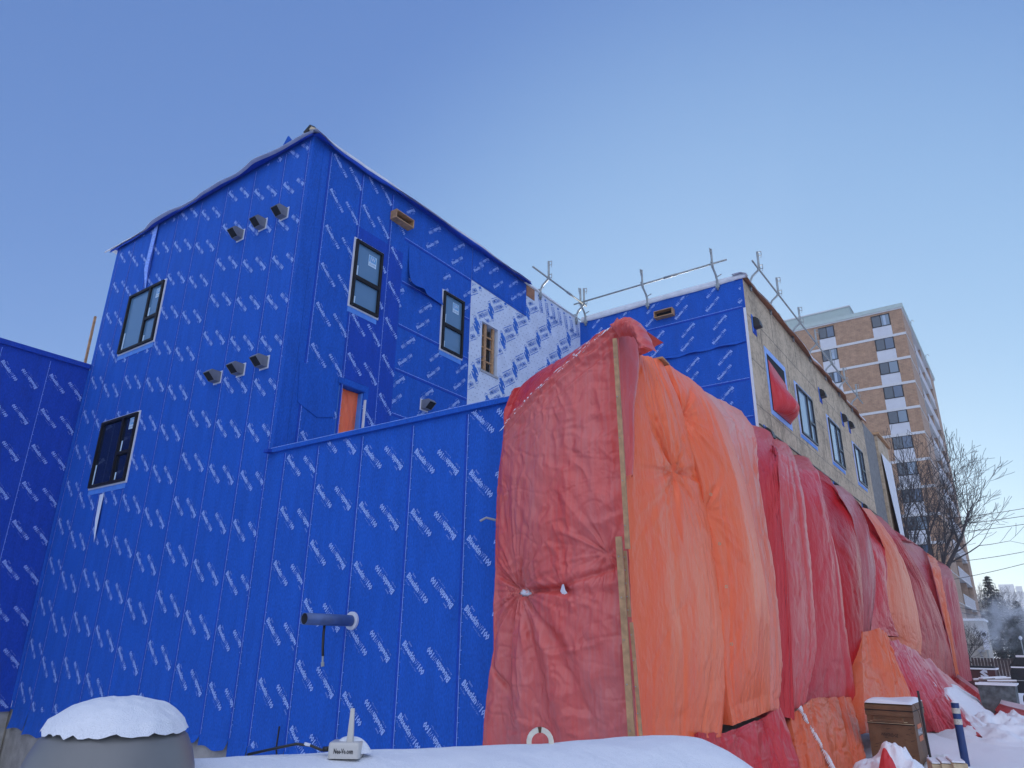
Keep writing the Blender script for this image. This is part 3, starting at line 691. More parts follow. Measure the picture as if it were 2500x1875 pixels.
# rough opening with studs
ro = thing("rough_opening", None, None, (0, 0, 0)); ro.parent = bldg; ro.location = Vector((-9.66, 12.45, 8.3)) - Vector(bldg.location)
v_ = MB(F2O, F2U, F2N); v_.lbox(12.0, 12.9, 7.6, 9.1, -1.2, -0.9); v_.build("dark_interior", M['void'], ro)
for (a, b) in ((12.30, 12.39), (12.62, 12.70)):
    s_ = MB(F2O, F2U, F2N); s_.lbox(a, b, 7.73, 8.95, -0.11, -0.06); s_.build("stud", M['lumber'], ro)
for z in (7.98, 8.33, 8.62):
    s_ = MB(F2O, F2U, F2N); s_.lbox(12.135, 12.30, z, z + 0.035, -0.12, -0.08); s_.build("blocking", M['lumber'], ro); s_ = MB(F2O, F2U, F2N); s_.lbox(12.39, 12.62, z + 0.02, z + 0.055, -0.12, -0.08); s_.build("blocking", M['lumber'], ro)
s_ = MB(F2O, F2U, F2N); s_.lbox(12.11, 12.79, 7.66, 7.715, -0.1, 0.02); s_.build("sill", M['greytrim'], ro)
# opening closed by an orange sheet
fl = MB(F2O, F2U, F2N); fl.lbox(8.03, 8.07, 4.64, 6.08, -0.2, -0.02); fl.lbox(8.60, 8.618, 4.64, 6.08, -0.2, -0.02); fl.build("opening_jamb", M['flash'], bldg)
fl = MB(F2O, F2U, F2N); fl.lbox(8.635, 8.66, 5.3, 5.95, 0.005, 0.05); fl.build("torn_white_strip", M['whitetrim'], bldg)
fl = MB(F2O, F2U, F2N); fl.lbox(7.98, 8.66, 6.11, 6.22, 0.0, 0.018); fl.build("head_flashing", M['blue'], bldg)

# --- left wing F0
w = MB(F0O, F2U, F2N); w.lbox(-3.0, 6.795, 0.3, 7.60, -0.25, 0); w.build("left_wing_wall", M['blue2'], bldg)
w = MB(F0O, F2U, F2N); w.lbox(-3.0, 6.795, -1, 0.34, -0.4, -0.04); w.build("foundation", M['concrete'], bldg)
P = Print2D(); S = Print2D(); B = MB(F0O, F2U, F2N)
strips_vertical(P, S, B, 6.75, [0.2, 1.15, 2.1, 3.05, 4.0, 4.97, 5.93], 0.36, 7.50, [7.3, 7.0, 7.2, 6.9, 7.1, 7.36, 7.35 - 0.0])
P.build("printed_letters", F0O, F2U, F2N, 0.0095, M['print'], bldg)
S.build("seam_line", F0O, F2U, F2N, 0.0095, M['seamline'], bldg)
B.build("seam_lap", M['blue2'], bldg)
c = MB(F0O, F2U, F2N); c.lbox(-3.0, 6.78, 7.55, 7.66, -0.3, 0.05); c.build("parapet_cap", M['blue2'], bldg)
c = MB(P1O, P1U, P1N); c.lbox(-17.01, -16.90, 0.5, 7.5, 0.001, 0.03); c.build("corner_tape", M['blue'], bldg)

# --- back wall F3
w = MB(F3O, P1U, P1N); w.lbox(-9.66, -4.776, 3.0, ROOF - 0.08, -0.25, 0); w.build("back_wall", M['blue'], bldg)
P = Print2D(); S = Print2D(); B = MB(F3O, P1U, P1N)
strips_horizontal(P, S, B, -9.63, -4.84, [5.98, 6.95, 7.93, 8.93, 9.89], 10.66, [0.25, 0.5, 0.55, 0.5, 0.4])
P.build("printed_letters", F3O, P1U, P1N, 0.0095, M['print'], bldg)
S.build("seam_line", F3O, P1U, P1N, 0.0095, M['seamline'], bldg)
B.build("seam_lap", M['blue2'], bldg)
c = MB(F3O, P1U, P1N); c.lbox(-4.83, -4.766, 3.0, 9.88, 0.001, 0.012); c.build("corner_tape", M['whitetrim'], bldg)
# lap that peels away
fv = []; ff = []
for i in range(21):
    u = -7.25 + 2.4 * i / 20
    d = 0.05 + 0.03 * math.sin(i * 0.9)
    fv += [(u, 16.79, 9.0), (u, 16.79 - d, 8.93 + 0.015 * math.sin(i))]
for i in range(20): ff.append((2 * i, 2 * i + 2, 2 * i + 3, 2 * i + 1))
mesh_obj("peeling_lap", fv, ff, M['blue'], bldg, True)

# --- far wing F4: strand board
w = MB(F4O, F2U, F2N); w.lbox(16.812, 31.9, 0.2, 10.70, -0.25, 0); w.build("strand_board_wall", M['osb'], bldg)
j = MB(F4O, F2U, F2N)
for z in (9.72, 8.50, 7.28): j.lbox(16.85, 31.88, z, z + 0.012, 0.0, 0.003)
k = 0
for zb, zt in ((6.75, 7.28), (7.30, 8.50), (8.52, 9.72), (9.74, 10.68)):
    y = 17.9 + (1.2 if k % 2 else 0)
    while y < 31.8:
        j.lbox(y, y + 0.012, zb, zt, 0.0, 0.003); y += 2.44
    k += 1
j.build("board_joint", M['black'], bldg)
w = MB(F4O, F2U, F2N); w.lbox(31.9, 34.6, 0.2, 10.72, -0.25, -0.01); w.build("grey_board_wall", M['greyboard'], bldg)
w = MB(F4O, F2U, F2N); w.lbox(34.6, 37.4, 0.2, 10.74, -0.25, 0.10); w.build("end_strand_board_wall", M['osb'], bldg)
w = MB(F4O, F2U, F2N); w.lbox(34.5, 37.5, 10.76, 10.86, -0.3, 0.22); w.build("roof_edge_board", M['lumber'], bldg)
w = MB(F4O, F2U, F2N); w.lbox(16.85, 31.9, 6.76, 6.785, 0.0, 0.03); w.build("storey_flashing", M['black'], bldg)
# white sheet hanging over the end bay
fv = []; ff = []
for jz in range(25):
    t = jz / 24
    for i in range(15):
        a = i / 14
        y0 = 34.75 + 0.9 * t ** 2 * 0.9
        fv.append((-4.62 + 0.12 * math.sin(a * 6 + 1) * t + 0.25 * t * (1 - a), y0 + (37.35 - y0) * a, 9.95 - 7 * t))
for jz in range(24):
    for i in range(14):
        q = jz * 15 + i; ff.append((q, q + 1, q + 16, q + 15))
mesh_obj("hanging_white_sheet", fv, ff, M['roofwhite'], bldg, True)

# roofs (closed volume behind the walls)
r_ = MB(); r_.box(-17.03, -9.91, 7.05, 40, 10.2, 10.5); r_.box(-9.91, -5.02, 17.05, 37, 10.2, 10.5); r_.box(-30, -17.28, -3, 6.8, 7.2, 7.45); r_.box(-9.66, -5.0, 7.05, 16.8, 4.1, 4.35)
r_.build("roof", M['snow'], bldg)
r_ = MB(); r_.box(-17.03, -16.8, 7.05, 40, 0.3, 10.7); r_.box(-17.0, -5.0, 39.8, 40, 0, 10.4); r_.build("rear_wall", M['osb'], bldg)

# roof-edge membranes: wavy ribbons
def ribbon(name, O, U, N, u0, u1, ztop, drop_, out, mat, seed, thick=0.012, n=140, sag=0.05, inset=0.25, freq=0.8):
    O = np.array(O, float); U = np.array(U, float); N = np.array(N, float); Zv = np.array((0, 0, 1.0))
    v = []; f = []
    for i in range(n + 1):
        u = u0 + (u1 - u0) * i / n
        wv = fbm(np.array([u * freq]), np.array([seed * 1.3]), seed, 3)[0]; w2 = fbm(np.array([u * freq * 0.6 + 9]), np.array([seed * 2.3]), seed + 5, 2)[0]
        prof = [(-inset, ztop + 0.02), (-0.02, ztop + 0.03 + sag * w2), (out * (0.7 + 0.6 * wv), ztop - 0.03 + sag * w2), (out * (0.9 + 0.8 * wv), ztop - drop_ * (0.75 + 0.6 * w2))]
        for (o, z) in prof: v.append(O + U * u + N * o + Zv * z)
        v.append(v[-1] - N * thick); v.append(O + U * u + N * (out * 0.5) + Zv * (ztop - 0.05))
    m = 6
    for i in range(n):
        for q in range(m - 1):
            k = i * m + q; f.append((k, k + m, k + m + 1, k + 1))
    return mesh_obj(name, v, f, mat, bldg, True)
ribbon("roof_membrane_edge", P1O, P1U, P1N, -17.5, -9.56, ROOF + 0.02, 0.06, 0.16, M['roofwhite'], 4, sag=0.09)
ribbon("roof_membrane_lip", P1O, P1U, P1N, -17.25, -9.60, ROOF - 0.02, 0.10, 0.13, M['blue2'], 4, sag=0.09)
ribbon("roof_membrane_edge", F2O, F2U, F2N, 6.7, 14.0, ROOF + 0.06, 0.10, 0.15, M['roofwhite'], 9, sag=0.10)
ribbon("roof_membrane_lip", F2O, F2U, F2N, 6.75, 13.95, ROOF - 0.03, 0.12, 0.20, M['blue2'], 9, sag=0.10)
ribbon("roof_membrane_edge", F2O, F2U, F2N, 14.0, 16.8, ROOF + 0.02, 0.06, 0.04, M['roofwhite'], 11, sag=0.03)
ribbon("roof_membrane_edge", F3O, P1U, P1N, -9.6, -4.68, ROOF + 0.05, 0.20, 0.05, M['roofwhite'], 21, sag=0.06, freq=1.2)
ribbon("roof_membrane_edge", F4O, F2U, F2N, 16.7, 32.1, ROOF + 0.05, 0.10, 0.12, M['roofwhite'], 31, sag=0.08)
ribbon("roof_membrane_lip", F4O, F2U, F2N, 16.8, 32.0, ROOF - 0.06, 0.12, 0.16, M['brownboard'], 31, sag=0.06)
b_ = MB(P1O, P1U, P1N); b_.rbox((-9.74, 6.74, ROOF + 0.10), (0.2, 0.16, 0.05), Matrix.Rotation(-0.5, 4, 'Y') @ Matrix.Rotation(0.5, 4, 'X')); b_.build("corner_membrane_fold", M['black'], bldg)
b_ = MB(); b_.face([(-10.5, 6.7, 10.85), (-10.3, 6.66, 10.98), (-10.2, 6.7, 10.84)]); b_.face([(-10.5, 6.72, 10.85), (-10.2, 6.72, 10.84), (-10.3, 6.68, 10.98)]); b_.build("torn_corner", M['blue'], bldg)

# low parapet cap running on to the side wall
ribc = MB(P1O, P1U, P1N)
ribc.lbox(-9.62, -4.9, LOWTOP - 0.0, LOWTOP + 0.065, -0.28, 0.055); ribc.build("parapet_cap", M['blue'], bldg)
e_ = MB(P1O, P1U, P1N); e_.lbox(-9.62, -5.0, LOWTOP + 0.066, LOWTOP + 0.073, 0.03, 0.06); e_.build("parapet_edge_line", M['seamline'], bldg)
s_ = MB(P1O, P1U, P1N); s_.lbox(-9.72, -9.60, LOWTOP - 0.0, LOWTOP + 0.05, 0.0, 0.12); s_.build("crumpled_cap_end", M['blue2'], bldg)

# loose pale tape strips by the front windows
t_ = MB(P1O, P1U, P1N)
t_.face([t_.pt(*q) for q in ((-15.30, 10.8, 0.03), (-15.12, 10.8, 0.03), (-15.05, 9.6, 0.09), (-15.10, 9.06, 0.02), (-15.13, 9.06, 0.02), (-15.22, 9.6, 0.09))]); t_.build("loose_tape", M['seamline'], bldg)
t_ = MB(P1O, P1U, P1N)
t_.face([t_.pt(*q) for q in ((-15.18, 4.42, 0.02), (-15.02, 4.43, 0.02), (-14.95, 3.9, 0.05), (-15.0, 3.45, 0.02), (-15.08, 3.9, 0.05))]); t_.build("loose_tape", M['whitewrap'], bldg)
wd = MB(); wd.bar((-17.22, 6.74, 7.66), (-17.26, 6.74, 8.95), 0.045, 0.05); wd.build("roof_side_ladder_rail", M['lumber'], bldg)

# ------------------------------------------------------------------ windows
STK = {}
def window(O, U, N, u0, u1, z0, z1, kind, glass, sticker=None, mat_frame='frame', trim='whitetrim', flash=True, sgn=1, liner=None):
    """real window set into the wall: white nail fin, frame, mullions, sashes, glass"""
    O_ = np.array(O, float); ctr = O_ + np.array(U, float) * (u0 + u1) / 2 + np.array((0, 0, (z0 + z1) / 2))
    w = bpy.data.objects.new("window", None); w.empty_display_size = 0.2
    w.location = Vector(ctr) - Vector(bldg.location); link(w, bldg)
    def ring_(mb, a0, a1, b0, b1, t, o0, o1):
        mb.lbox(a0, a0 + t, b0, b1, o0, o1); mb.lbox(a1 - t, a1, b0, b1, o0, o1)
        mb.lbox(a0 + t, a1 - t, b0, b0 + t, o0, o1); mb.lbox(a0 + t, a1 - t, b1 - t, b1, o0, o1)
    m = MB(O, U, N); ring_(m, u0 - 0.035, u1 + 0.035, z0 - 0.035, z1 + 0.035, 0.036, 0.0, 0.022); m.build("trim", M[trim], w)
    m = MB(O, U, N); ring_(m, u0, u1, z0, z1, 0.055, 0.0, 0.065)
    m.build("frame", M[mat_frame], w)
    if kind == 'slider':
        um = u0 + (u1 - u0) * 0.63; zm = z0 + (z1 - z0) * 0.43
        m = MB(O, U, N); m.lbox(um - 0.035, um + 0.035, z0 + 0.055, z1 - 0.055, 0.0, 0.06); m.build("mullion", M[mat_frame], w)
        m = MB(O, U, N); m.lbox(um + 0.035, u1 - 0.055, zm - 0.035, zm + 0.035, 0.0, 0.06); m.build("rail", M[mat_frame], w)
        panes = [(u0 + 0.055, um - 0.035, z0 + 0.055, z1 - 0.055), (um + 0.035, u1 - 0.055, z0 + 0.055, zm - 0.035), (um + 0.035, u1 - 0.055, zm + 0.035, z1 - 0.055)]
    else:
        zm = z0 + (z1 - z0) * 0.43
        m = MB(O, U, N); m.lbox(u0 + 0.055, u1 - 0.055, zm - 0.04, zm + 0.04, 0.0, 0.062); m.build("rail", M[mat_frame], w)
        panes = [(u0 + 0.055, u1 - 0.055, z0 + 0.055, zm - 0.04), (u0 + 0.055, u1 - 0.055, zm + 0.04, z1 - 0.055)]
    for (a, b, c_, d) in panes:
        m = MB(O, U, N); m.lbox(a, b, c_, d, 0.004, 0.018); m.build("pane", M[glass], w)
        if liner:
            m = MB(O, U, N); m.lbox(a + 0.02, a + 0.07, c_ + 0.02, c_ + (d - c_) * 0.33, 0.0185, 0.020); m.build("corner_guard", M['sticker'], w)
    if sticker:
        su, sz, s_ = sticker
        m = MB(O, U, N); m.lbox(su, su + 0.19 * s_, sz, sz + 0.22 * s_, 0.0185, 0.0195); m.build("sticker", M['sticker'], w)
        m = MB(O, U, N)
        m.lbox(su + 0.012 * s_, su + 0.178 * s_, sz + 0.085 * s_, sz + 0.21 * s_, 0.0197, 0.0203); m.build("sticker_field", M['sticker_blue'], w)
        Pq = Print2D(); Pq.add(place(text_tris("JW", 0.12 * s_, 0.001), 0, 0, 0, 0.13 * s_), su + 0.03 * s_, sz + 0.11 * s_, 0)
        Pq.build("sticker_letters", O, U, N, 0.0212, M['whitetrim'], w)
        Pq = Print2D(); Pq.add(place(text_tris("JELD-WEN", 0.05 * s_, 0.0005), 0, 0, 0, 0.15 * s_), su + 0.02 * s_, sz + 0.025 * s_, 0)
        Pq.build("sticker_letters", O, U, N, 0.0212, M['printgrey'], w)
    if flash:
        m = MB(O, U, N); m.lbox(u0 - 0.03, u1 + 0.0 * sgn, z0 - 0.14, z0 - 0.036, 0.001, 0.012); m.build("sill_flashing", M['flash'], w)
    return w
window(P1O, P1U, P1N, -15.72, -14.27, 7.62, 9.05, 'slider', 'glass_hi', (-14.56, 8.70, 1.0), liner=1)
window(P1O, P1U, P1N, -15.70, -14.24, 4.60, 6.02, 'slider', 'glass_lo', (-14.55, 5.70, 1.1), liner=1)
window(F2O, F2U, F2N, 8.05, 8.77, 7.70, 9.13, 'single', 'glass_hi', (8.42, 8.72, 1.1), liner=1)
window(F2O, F2U, F2N, 10.68, 11.39, 7.72, 9.13, 'single', 'glass_hi', (11.02, 8.74, 1.1), liner=1)
for (a, b, c_, d) in ((20.98, 22.75, 7.55, 9.05), (24.88, 26.60, 7.55, 9.05), (28.90, 30.50, 7.60, 9.05)):
    window(F4O, F2U, F2N, a, b, c_, d, 'slider', 'glass_sky', None, mat_frame='black', trim='whitetrim')
    g_ = MB(F4O, F2U, F2N)
    for (p0, p1, q0, q1) in ((a - 0.11, a - 0.036, c_ - 0.15, d + 0.11), (b + 0.036, b + 0.08, c_ - 0.15, d + 0.11), (a - 0.036, b + 0.036, d + 0.036, d + 0.11)):
        g_.lbox(p0, p1, q0, q1, 0.0, 0.006)
    g_.build("flashing_surround", M['flash_pale'], bldg)
# opening on the far wing stuffed with red sheet: frame of pale flashing
OPF = (18.2, 19.85, 7.50, 9.10)
g_ = MB(F4O, F2U, F2N)
for (p0, p1, q0, q1) in ((18.05, 18.2, 7.36, 9.26), (19.85, 20.0, 7.36, 9.26), (18.2, 19.85, 9.10, 9.26), (18.2, 19.85, 7.36, 7.50)):
    g_.lbox(p0, p1, q0, q1, 0.0, 0.012)
g_.build("flashing_surround", M['flash_pale'], bldg)
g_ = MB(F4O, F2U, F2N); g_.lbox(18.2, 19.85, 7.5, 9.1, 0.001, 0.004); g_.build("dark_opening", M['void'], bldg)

# ------------------------------------------------------------------ vents on the walls
def vent(O, U, N, u, z):
    e = bpy.data.objects.new("vent_hood", None); e.empty_display_size = 0.1
    p = np.array(O, float) + np.array(U, float) * u + np.array((0, 0, z)); e.location = Vector(p) - Vector(bldg.location); link(e, bldg)
    m = MB(O, U, N); h = 0.095; t = 0.006
    m.lbox(u - h - 0.025, u + h + 0.025, z - h - 0.025, z + h + 0.025, 0.0, 0.012); m.build("flange", M['whitetrim'], e)
    m = MB(O, U, N)
    # duct with a slanted mouth: the top reaches further out than the bottom
    def quad(a, b, c_, d): m.face([m.pt(*a), m.pt(*b), m.pt(*c_), m.pt(*d)])
    for s in (-1, 1):
        m.prism([m.pt(u + s * h - (t if s > 0 else 0), z - h, 0.012), m.pt(u + s * h - (t if s > 0 else 0), z - h, 0.13), m.pt(u + s * h - (t if s > 0 else 0), z + h * 0.3, 0.26), m.pt(u + s * h - (t if s > 0 else 0), z + h, 0.20), m.pt(u + s * h - (t if s > 0 else 0), z + h, 0.012)], np.array(U, float) * t)
    m.prism([m.pt(u - h + t, z - h, 0.012), m.pt(u - h + t, z - h, 0.13), m.pt(u - h + t, z - h + t, 0.13), m.pt(u - h + t, z - h + t, 0.012)], np.array(U, float) * (2 * h - 2 * t))
    m.prism([m.pt(u - h + t, z + h - t, 0.012), m.pt(u - h + t, z + h - t, 0.20), m.pt(u - h + t, z + h * 0.3, 0.26), m.pt(u - h + t, z + h * 0.3 + t, 0.265), m.pt(u - h + t, z + h, 0.205), m.pt(u - h + t, z + h, 0.012)], np.array(U, float) * (2 * h - 2 * t))
    m.build("hood", M['hood'], e)
    m = MB(O, U, N); m.prism([m.pt(u - h + t + 0.001, z - h + t + 0.001, 0.013), m.pt(u - h + t + 0.001, z - h + t + 0.001, 0.126), m.pt(u - h + t + 0.001, z + h * 0.27, 0.252), m.pt(u - h + t + 0.001, z + h * 0.85, 0.20), m.pt(u - h + t + 0.001, z + h * 0.85, 0.013)], np.array(U, float) * (2 * h - 2 * t - 0.002))
    m.build("damper", M['void'], e)
for u, z in ((-10.25, 9.24), (-10.90, 9.24), (-11.62, 9.25), (-10.20, 6.21), (-10.88, 6.22), (-11.58, 6.22)): vent(P1O, P1U, P1N, u, z)
vent(F2O, F2U, F2N, 10.28, 6.30)
def gable_vent(O, U, N, u, z):
    m = MB(O, U, N); t = 0.02; a, b = 0.27, 0.10
    m.lbox(u - a, u + a, z - b, z - b + t, 0, 0.18); m.lbox(u - a, u + a, z + b - t, z + b, 0, 0.18); m.lbox(u - a, u - a + t, z - b + t, z + b - t, 0, 0.18); m.lbox(u + a - t, u + a, z - b + t, z + b - t, 0, 0.18)
    m.build("wood_scupper_box", M['lumber'], bldg)
    m = MB(O, U, N); m.lbox(u - a + t, u + a - t, z - b + t, z + b - t, 0.001, 0.03); m.build("scupper_opening", M['void'], bldg)
gable_vent(F2O, F2U, F2N, 9.18, 10.15)
gable_vent(F3O, P1U, P1N, -6.95, 10.25)
def board_vent(u, z):
    O, U, N = F4O, F2U, F2N
    e = bpy.data.objects.new("vent_hood", None); e.location = Vector((-4.77, u, z)) - Vector(bldg.location); link(e, bldg)
    m = MB(O, U, N); m.lbox(u - 0.17, u + 0.17, z - 0.30, z + 0.22, 0.0, 0.01); m.build("flashing_plate", M['blue2'], e)
    m = MB(O, U, N); m.lbox(u - 0.16, u - 0.12, z - 0.26, z + 0.22, 0.0101, 0.02); m.build("plate_edge", M['flash'], e)
    m = MB(O, U, N); pr = [(0.01, 0.16), (0.09, 0.15), (0.16, 0.08), (0.19, -0.04), (0.19, -0.10), (0.01, -0.12)]
    m.prism([m.pt(u - 0.11, z + q, o) for o, q in pr], np.array(U, float) * 0.24); m.build("hood", M['black'], e)
for u, z in ((17.35, 9.62), (24.3, 9.70), (27.6, 9.72), (28.75, 9.74), (17.35, 6.62), (24.5, 6.55), (29.0, 6.6)): board_vent(u, z)

# steel pipe through the wall with hanging hose
pp = bpy.data.objects.new("wall_pipe", None); pp.location = Vector((-7.43, 6.8, 1.95)) - Vector(bldg.location); link(pp, bldg)
m = MB(); m.tube([(-7.43, 6.795, 1.95), (-7.43, 6.765, 1.95)], 0.115, 28); m.build("flange", M['whitetrim'], pp, False)
m = MB(); n_ = 28
a_ = len(m.v); ys = (6.76, 6.00, 6.00, 6.20); rs = (0.072, 0.072, 0.066, 0.066)
for yy, r0 in zip(ys, rs):
    for k in range(n_): t = 2 * math.pi * k / n_; m.v.append((-7.43 + r0 * math.cos(t), yy, 1.95 + r0 * math.sin(t)))
for i in range(3):
    for k in range(n_): m.f.append((i * n_ + k, i * n_ + (k + 1) % n_, (i + 1) * n_ + (k + 1) % n_, (i + 1) * n_ + k))
M['pipeblue'] = simple("grey_blue_pipe", (0.055, 0.10, 0.24), 0.35, metal=0.2, var=0.2, scale=6)
m.build("pipe_barrel", M['pipeblue'], pp, True)
m = MB(); m.tube([(-7.43, 6.70, 1.95), (-7.43, 6.012, 1.95)], 0.0655, 28); m.build("pipe_bore", M['void'], pp)
m = MB(); m.tube([(-7.43, 6.33, 1.89), (-7.43, 6.33, 1.76), (-7.42, 6.33, 1.62), (-7.39, 6.32, 1.52)], 0.017, 10); m.build("rubber_hose", M['black'], pp, True)
m = MB(); m.tube([(-7.39, 6.32, 1.52), (-7.385, 6.32, 1.45)], 0.013, 8); m.tube([(-7.385, 6.32, 1.45), (-7.375, 6.32, 1.40)], 0.022, 8); m.build("hose_fitting", M['galv'], pp)

# sheathing bits, screws and small tears on the low wall
m = MB(); m.tube([(-8.6, 6.79, 0.1), (-8.6, 6.72, 0.35), (-8.585, 6.72, 0.62)], 0.012, 8); o = m.build("conduit_stub", M['black'], bldg)
m = MB(); m.tube([(-5.02, 6.70, 3.05), (-5.12, 6.62, 3.08), (-5.18, 6.58, 3.04)], 0.014, 8); m.build("bent_conduit", M['greytrim'], bldg)

# ------------------------------------------------------------------ tarps
def sheet(name, A, B, mat, parent=None, nu=60, nv=150, turn_y=0.12, left_back=True, nrm=(1, 0, 0), valley=0.25, wr=0.02, wl=0.35, seed=1, knots=(), turn=0.3, top_back=True, bulge=0.0, mids=None, smoothing=0.9, lowturn=True, fine=0.004):
    """cloth between two edge lines given top to bottom; deep at its left edge, proud at its right, with drape folds"""
    lines = [np.array(A)] + [np.array(q) for q in (mids or [])] + [np.array(B)]
    def samp(Lp, t):
        s = np.linspace(0, 1, len(Lp)); k = np.ones(5) / 5
        dense = np.array([np.interp(np.linspace(0, 1, nv + 1), s, Lp[:, i]) for i in range(3)]).T
        w = max(3, int(nv / 14) | 1); ker = np.hanning(w + 2)[1:-1]; ker /= ker.sum()
        pad = np.concatenate([2 * dense[:1] - dense[w // 2:0:-1], dense, 2 * dense[-1:] - dense[-2:-w // 2 - 1:-1]])
        return np.array([np.convolve(pad[:, i], ker, 'valid')[:nv + 1] for i in range(3)]).T
    ls = [samp(q, None) for q in lines]
    u = np.linspace(0, 1, nu + 1); v = np.linspace(0, 1, nv + 1)
    K = len(ls) - 1
    Pm = np.zeros((nv + 1, nu + 1, 3))
    for i, uu in enumerate(u):
        x = uu * K; k = min(int(x), K - 1); f = x - k
        Pm[:, i] = ls[k] * (1 - f) + ls[k + 1] * f
    Wm = float(np.linalg.norm(ls[-1] - ls[0], axis=1).mean()); Hm = float(np.linalg.norm(np.diff(ls[0], axis=0), axis=1).sum())
    U, V = np.meshgrid(u, v)
    X = U * Wm; Y = V * Hm
    off = -valley * (1 - U) ** 1.9 + (0.22 * valley + bulge) * np.sin(np.pi * U) * np.sin(np.pi * np.clip(V * 1.05, 0, 1)) ** 0.7
    warp = fbm(X * 0.7, Y * 0.35, seed, 3) * 0.6
    edge = np.clip(np.minimum(V, 1 - V) * 8, 0.25, 1)
    fold = (ridge(X / wl + warp, Y * 0.16 + seed, seed + 3)) * (0.6 + 0.6 * fbm(X * 0.5, Y * 0.4, seed + 9, 2))
    crease = lambda a_, b_, s_: -np.clip(1 - np.abs(vnoise(a_, b_, s_)) * 7, 0, 1) ** 1.5
    off = off + wr * 0.9 * fold + wr * 0.8 * crease(X / wl * 0.8 + warp * 1.5, Y * 0.22, seed + 51) + 0.4 * wr * crease(X * 3.1 + 2.5 * fbm(X, Y * 0.8, seed + 5, 3), Y * 1.4, seed + 52) + wr * 0.45 * fbm(X * 5 + warp * 2, Y * 1.1, seed + 21, 3) + fine * ridge(X * 5.5 + 2 * fbm(X * 2, Y * 2, seed + 2, 2), Y * 2.4 + fbm(X, Y * 3, seed + 4, 2) * 2, seed + 40)
    for (ku, kv, dep, rad, nray) in knots:
        dx = (U - ku) * Wm; dy = (V - kv) * Hm; r = np.sqrt(dx * dx + dy * dy) + 1e-4; th = np.arctan2(dy, dx)
        ry = ridge(np.cos(th) * nray * 0.5 + 7, np.sin(th) * nray * 0.5 + r * 0.6, seed + 60) + 0.6 * ridge(np.cos(th) * nray + 3, np.sin(th) * nray, seed + 61)
        off = off - dep * np.exp(-r / (rad * 0.45)) + dep * 0.30 * ry * np.exp(-(r / (rad * 1.1)) ** 1.5) * np.clip(r / (rad * 0.12), 0, 1)
    n = np.array(nrm, float); n /= np.linalg.norm(n)
    Pm = Pm + off[..., None] * n
    uvm = np.stack([X, Y], -1)
    cols_ = [Pm]; uvs = [uvm]
    if turn:                                       # the cloth rolls back behind its own crest
        extra = []; eu = []
        rr_ = min(0.22, turn)
        for q in (12, 24, 38, 52, 68, 84, 100):
            a_ = math.radians(q)
            e = Pm[:, -1] - n * rr_ * (1 - math.cos(a_)) + np.array((0, 1.0, 0)) * rr_ * math.sin(a_)
            extra.append(e[:, None]); ue = uvm[:, -1].copy(); ue[:, 0] += rr_ * a_; eu.append(ue[:, None])
        e = e - n * turn + np.array((0, 1.0, 0)) * (turn_y - 0.12); extra.append(e[:, None]); ue = ue + [turn, 0]; eu.append(ue[:, None])
        cols_ += extra; uvs += eu
    if left_back:
        lb_ = Pm[:, :1] - n * 0.35 - np.array((0, 0.06, 0)); lu = uvm[:, :1] - [0.35, 0]; cols_ = [lb_] + cols_; uvs = [lu] + uvs
    Pm = np.concatenate(cols_, 1); uvm = np.concatenate(uvs, 1)
    if top_back:
        t1 = Pm[:1].copy(); t1 = t1 - n * 0.12 + np.array((0, 0, 0.0)); t2 = Pm[:1] - n * 0.6
        Pm = np.concatenate([t2, t1, Pm], 0); q = uvm[:1]; uvm = np.concatenate([q - [0, 0.6], q - [0, 0.1], uvm], 0)
    nr, nc = Pm.shape[:2]
    idx = np.arange(nr * nc).reshape(nr, nc)
    f = np.stack([idx[:-1, :-1], idx[1:, :-1], idx[1:, 1:], idx[:-1, 1:]], -1).reshape(-1, 4)
    return mesh_obj(name, Pm.reshape(-1, 3), f.tolist(), mat, parent, True, uvm.reshape(-1, 2))

ORG1, ORG2 = (0.86, 0.12, 0.035), (0.86, 0.19, 0.07)
RED1, RED2 = (0.52, 0.020, 0.025), (0.58, 0.065, 0.07)
T = {}
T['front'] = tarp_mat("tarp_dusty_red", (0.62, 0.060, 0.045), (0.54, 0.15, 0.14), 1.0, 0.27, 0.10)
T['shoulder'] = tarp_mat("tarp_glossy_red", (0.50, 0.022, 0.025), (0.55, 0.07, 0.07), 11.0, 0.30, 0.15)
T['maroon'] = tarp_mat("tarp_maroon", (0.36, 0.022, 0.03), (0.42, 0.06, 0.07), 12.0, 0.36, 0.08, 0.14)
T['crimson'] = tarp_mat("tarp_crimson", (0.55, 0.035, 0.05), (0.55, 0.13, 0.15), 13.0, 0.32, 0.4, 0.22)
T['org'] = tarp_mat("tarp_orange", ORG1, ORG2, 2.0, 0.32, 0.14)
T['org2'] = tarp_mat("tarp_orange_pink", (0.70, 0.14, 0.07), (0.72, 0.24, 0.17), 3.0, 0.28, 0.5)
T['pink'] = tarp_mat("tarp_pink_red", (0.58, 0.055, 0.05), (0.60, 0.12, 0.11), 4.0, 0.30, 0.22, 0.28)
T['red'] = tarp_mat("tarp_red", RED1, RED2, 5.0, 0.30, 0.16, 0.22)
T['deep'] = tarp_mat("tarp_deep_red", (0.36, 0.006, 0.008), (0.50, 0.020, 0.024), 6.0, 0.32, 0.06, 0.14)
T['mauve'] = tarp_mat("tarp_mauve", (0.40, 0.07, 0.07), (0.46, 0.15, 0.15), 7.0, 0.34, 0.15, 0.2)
T['brick'] = tarp_mat("tarp_burnt_orange", (0.68, 0.12, 0.045), (0.70, 0.18, 0.08), 8.0, 0.36, 0.08, 0.2)

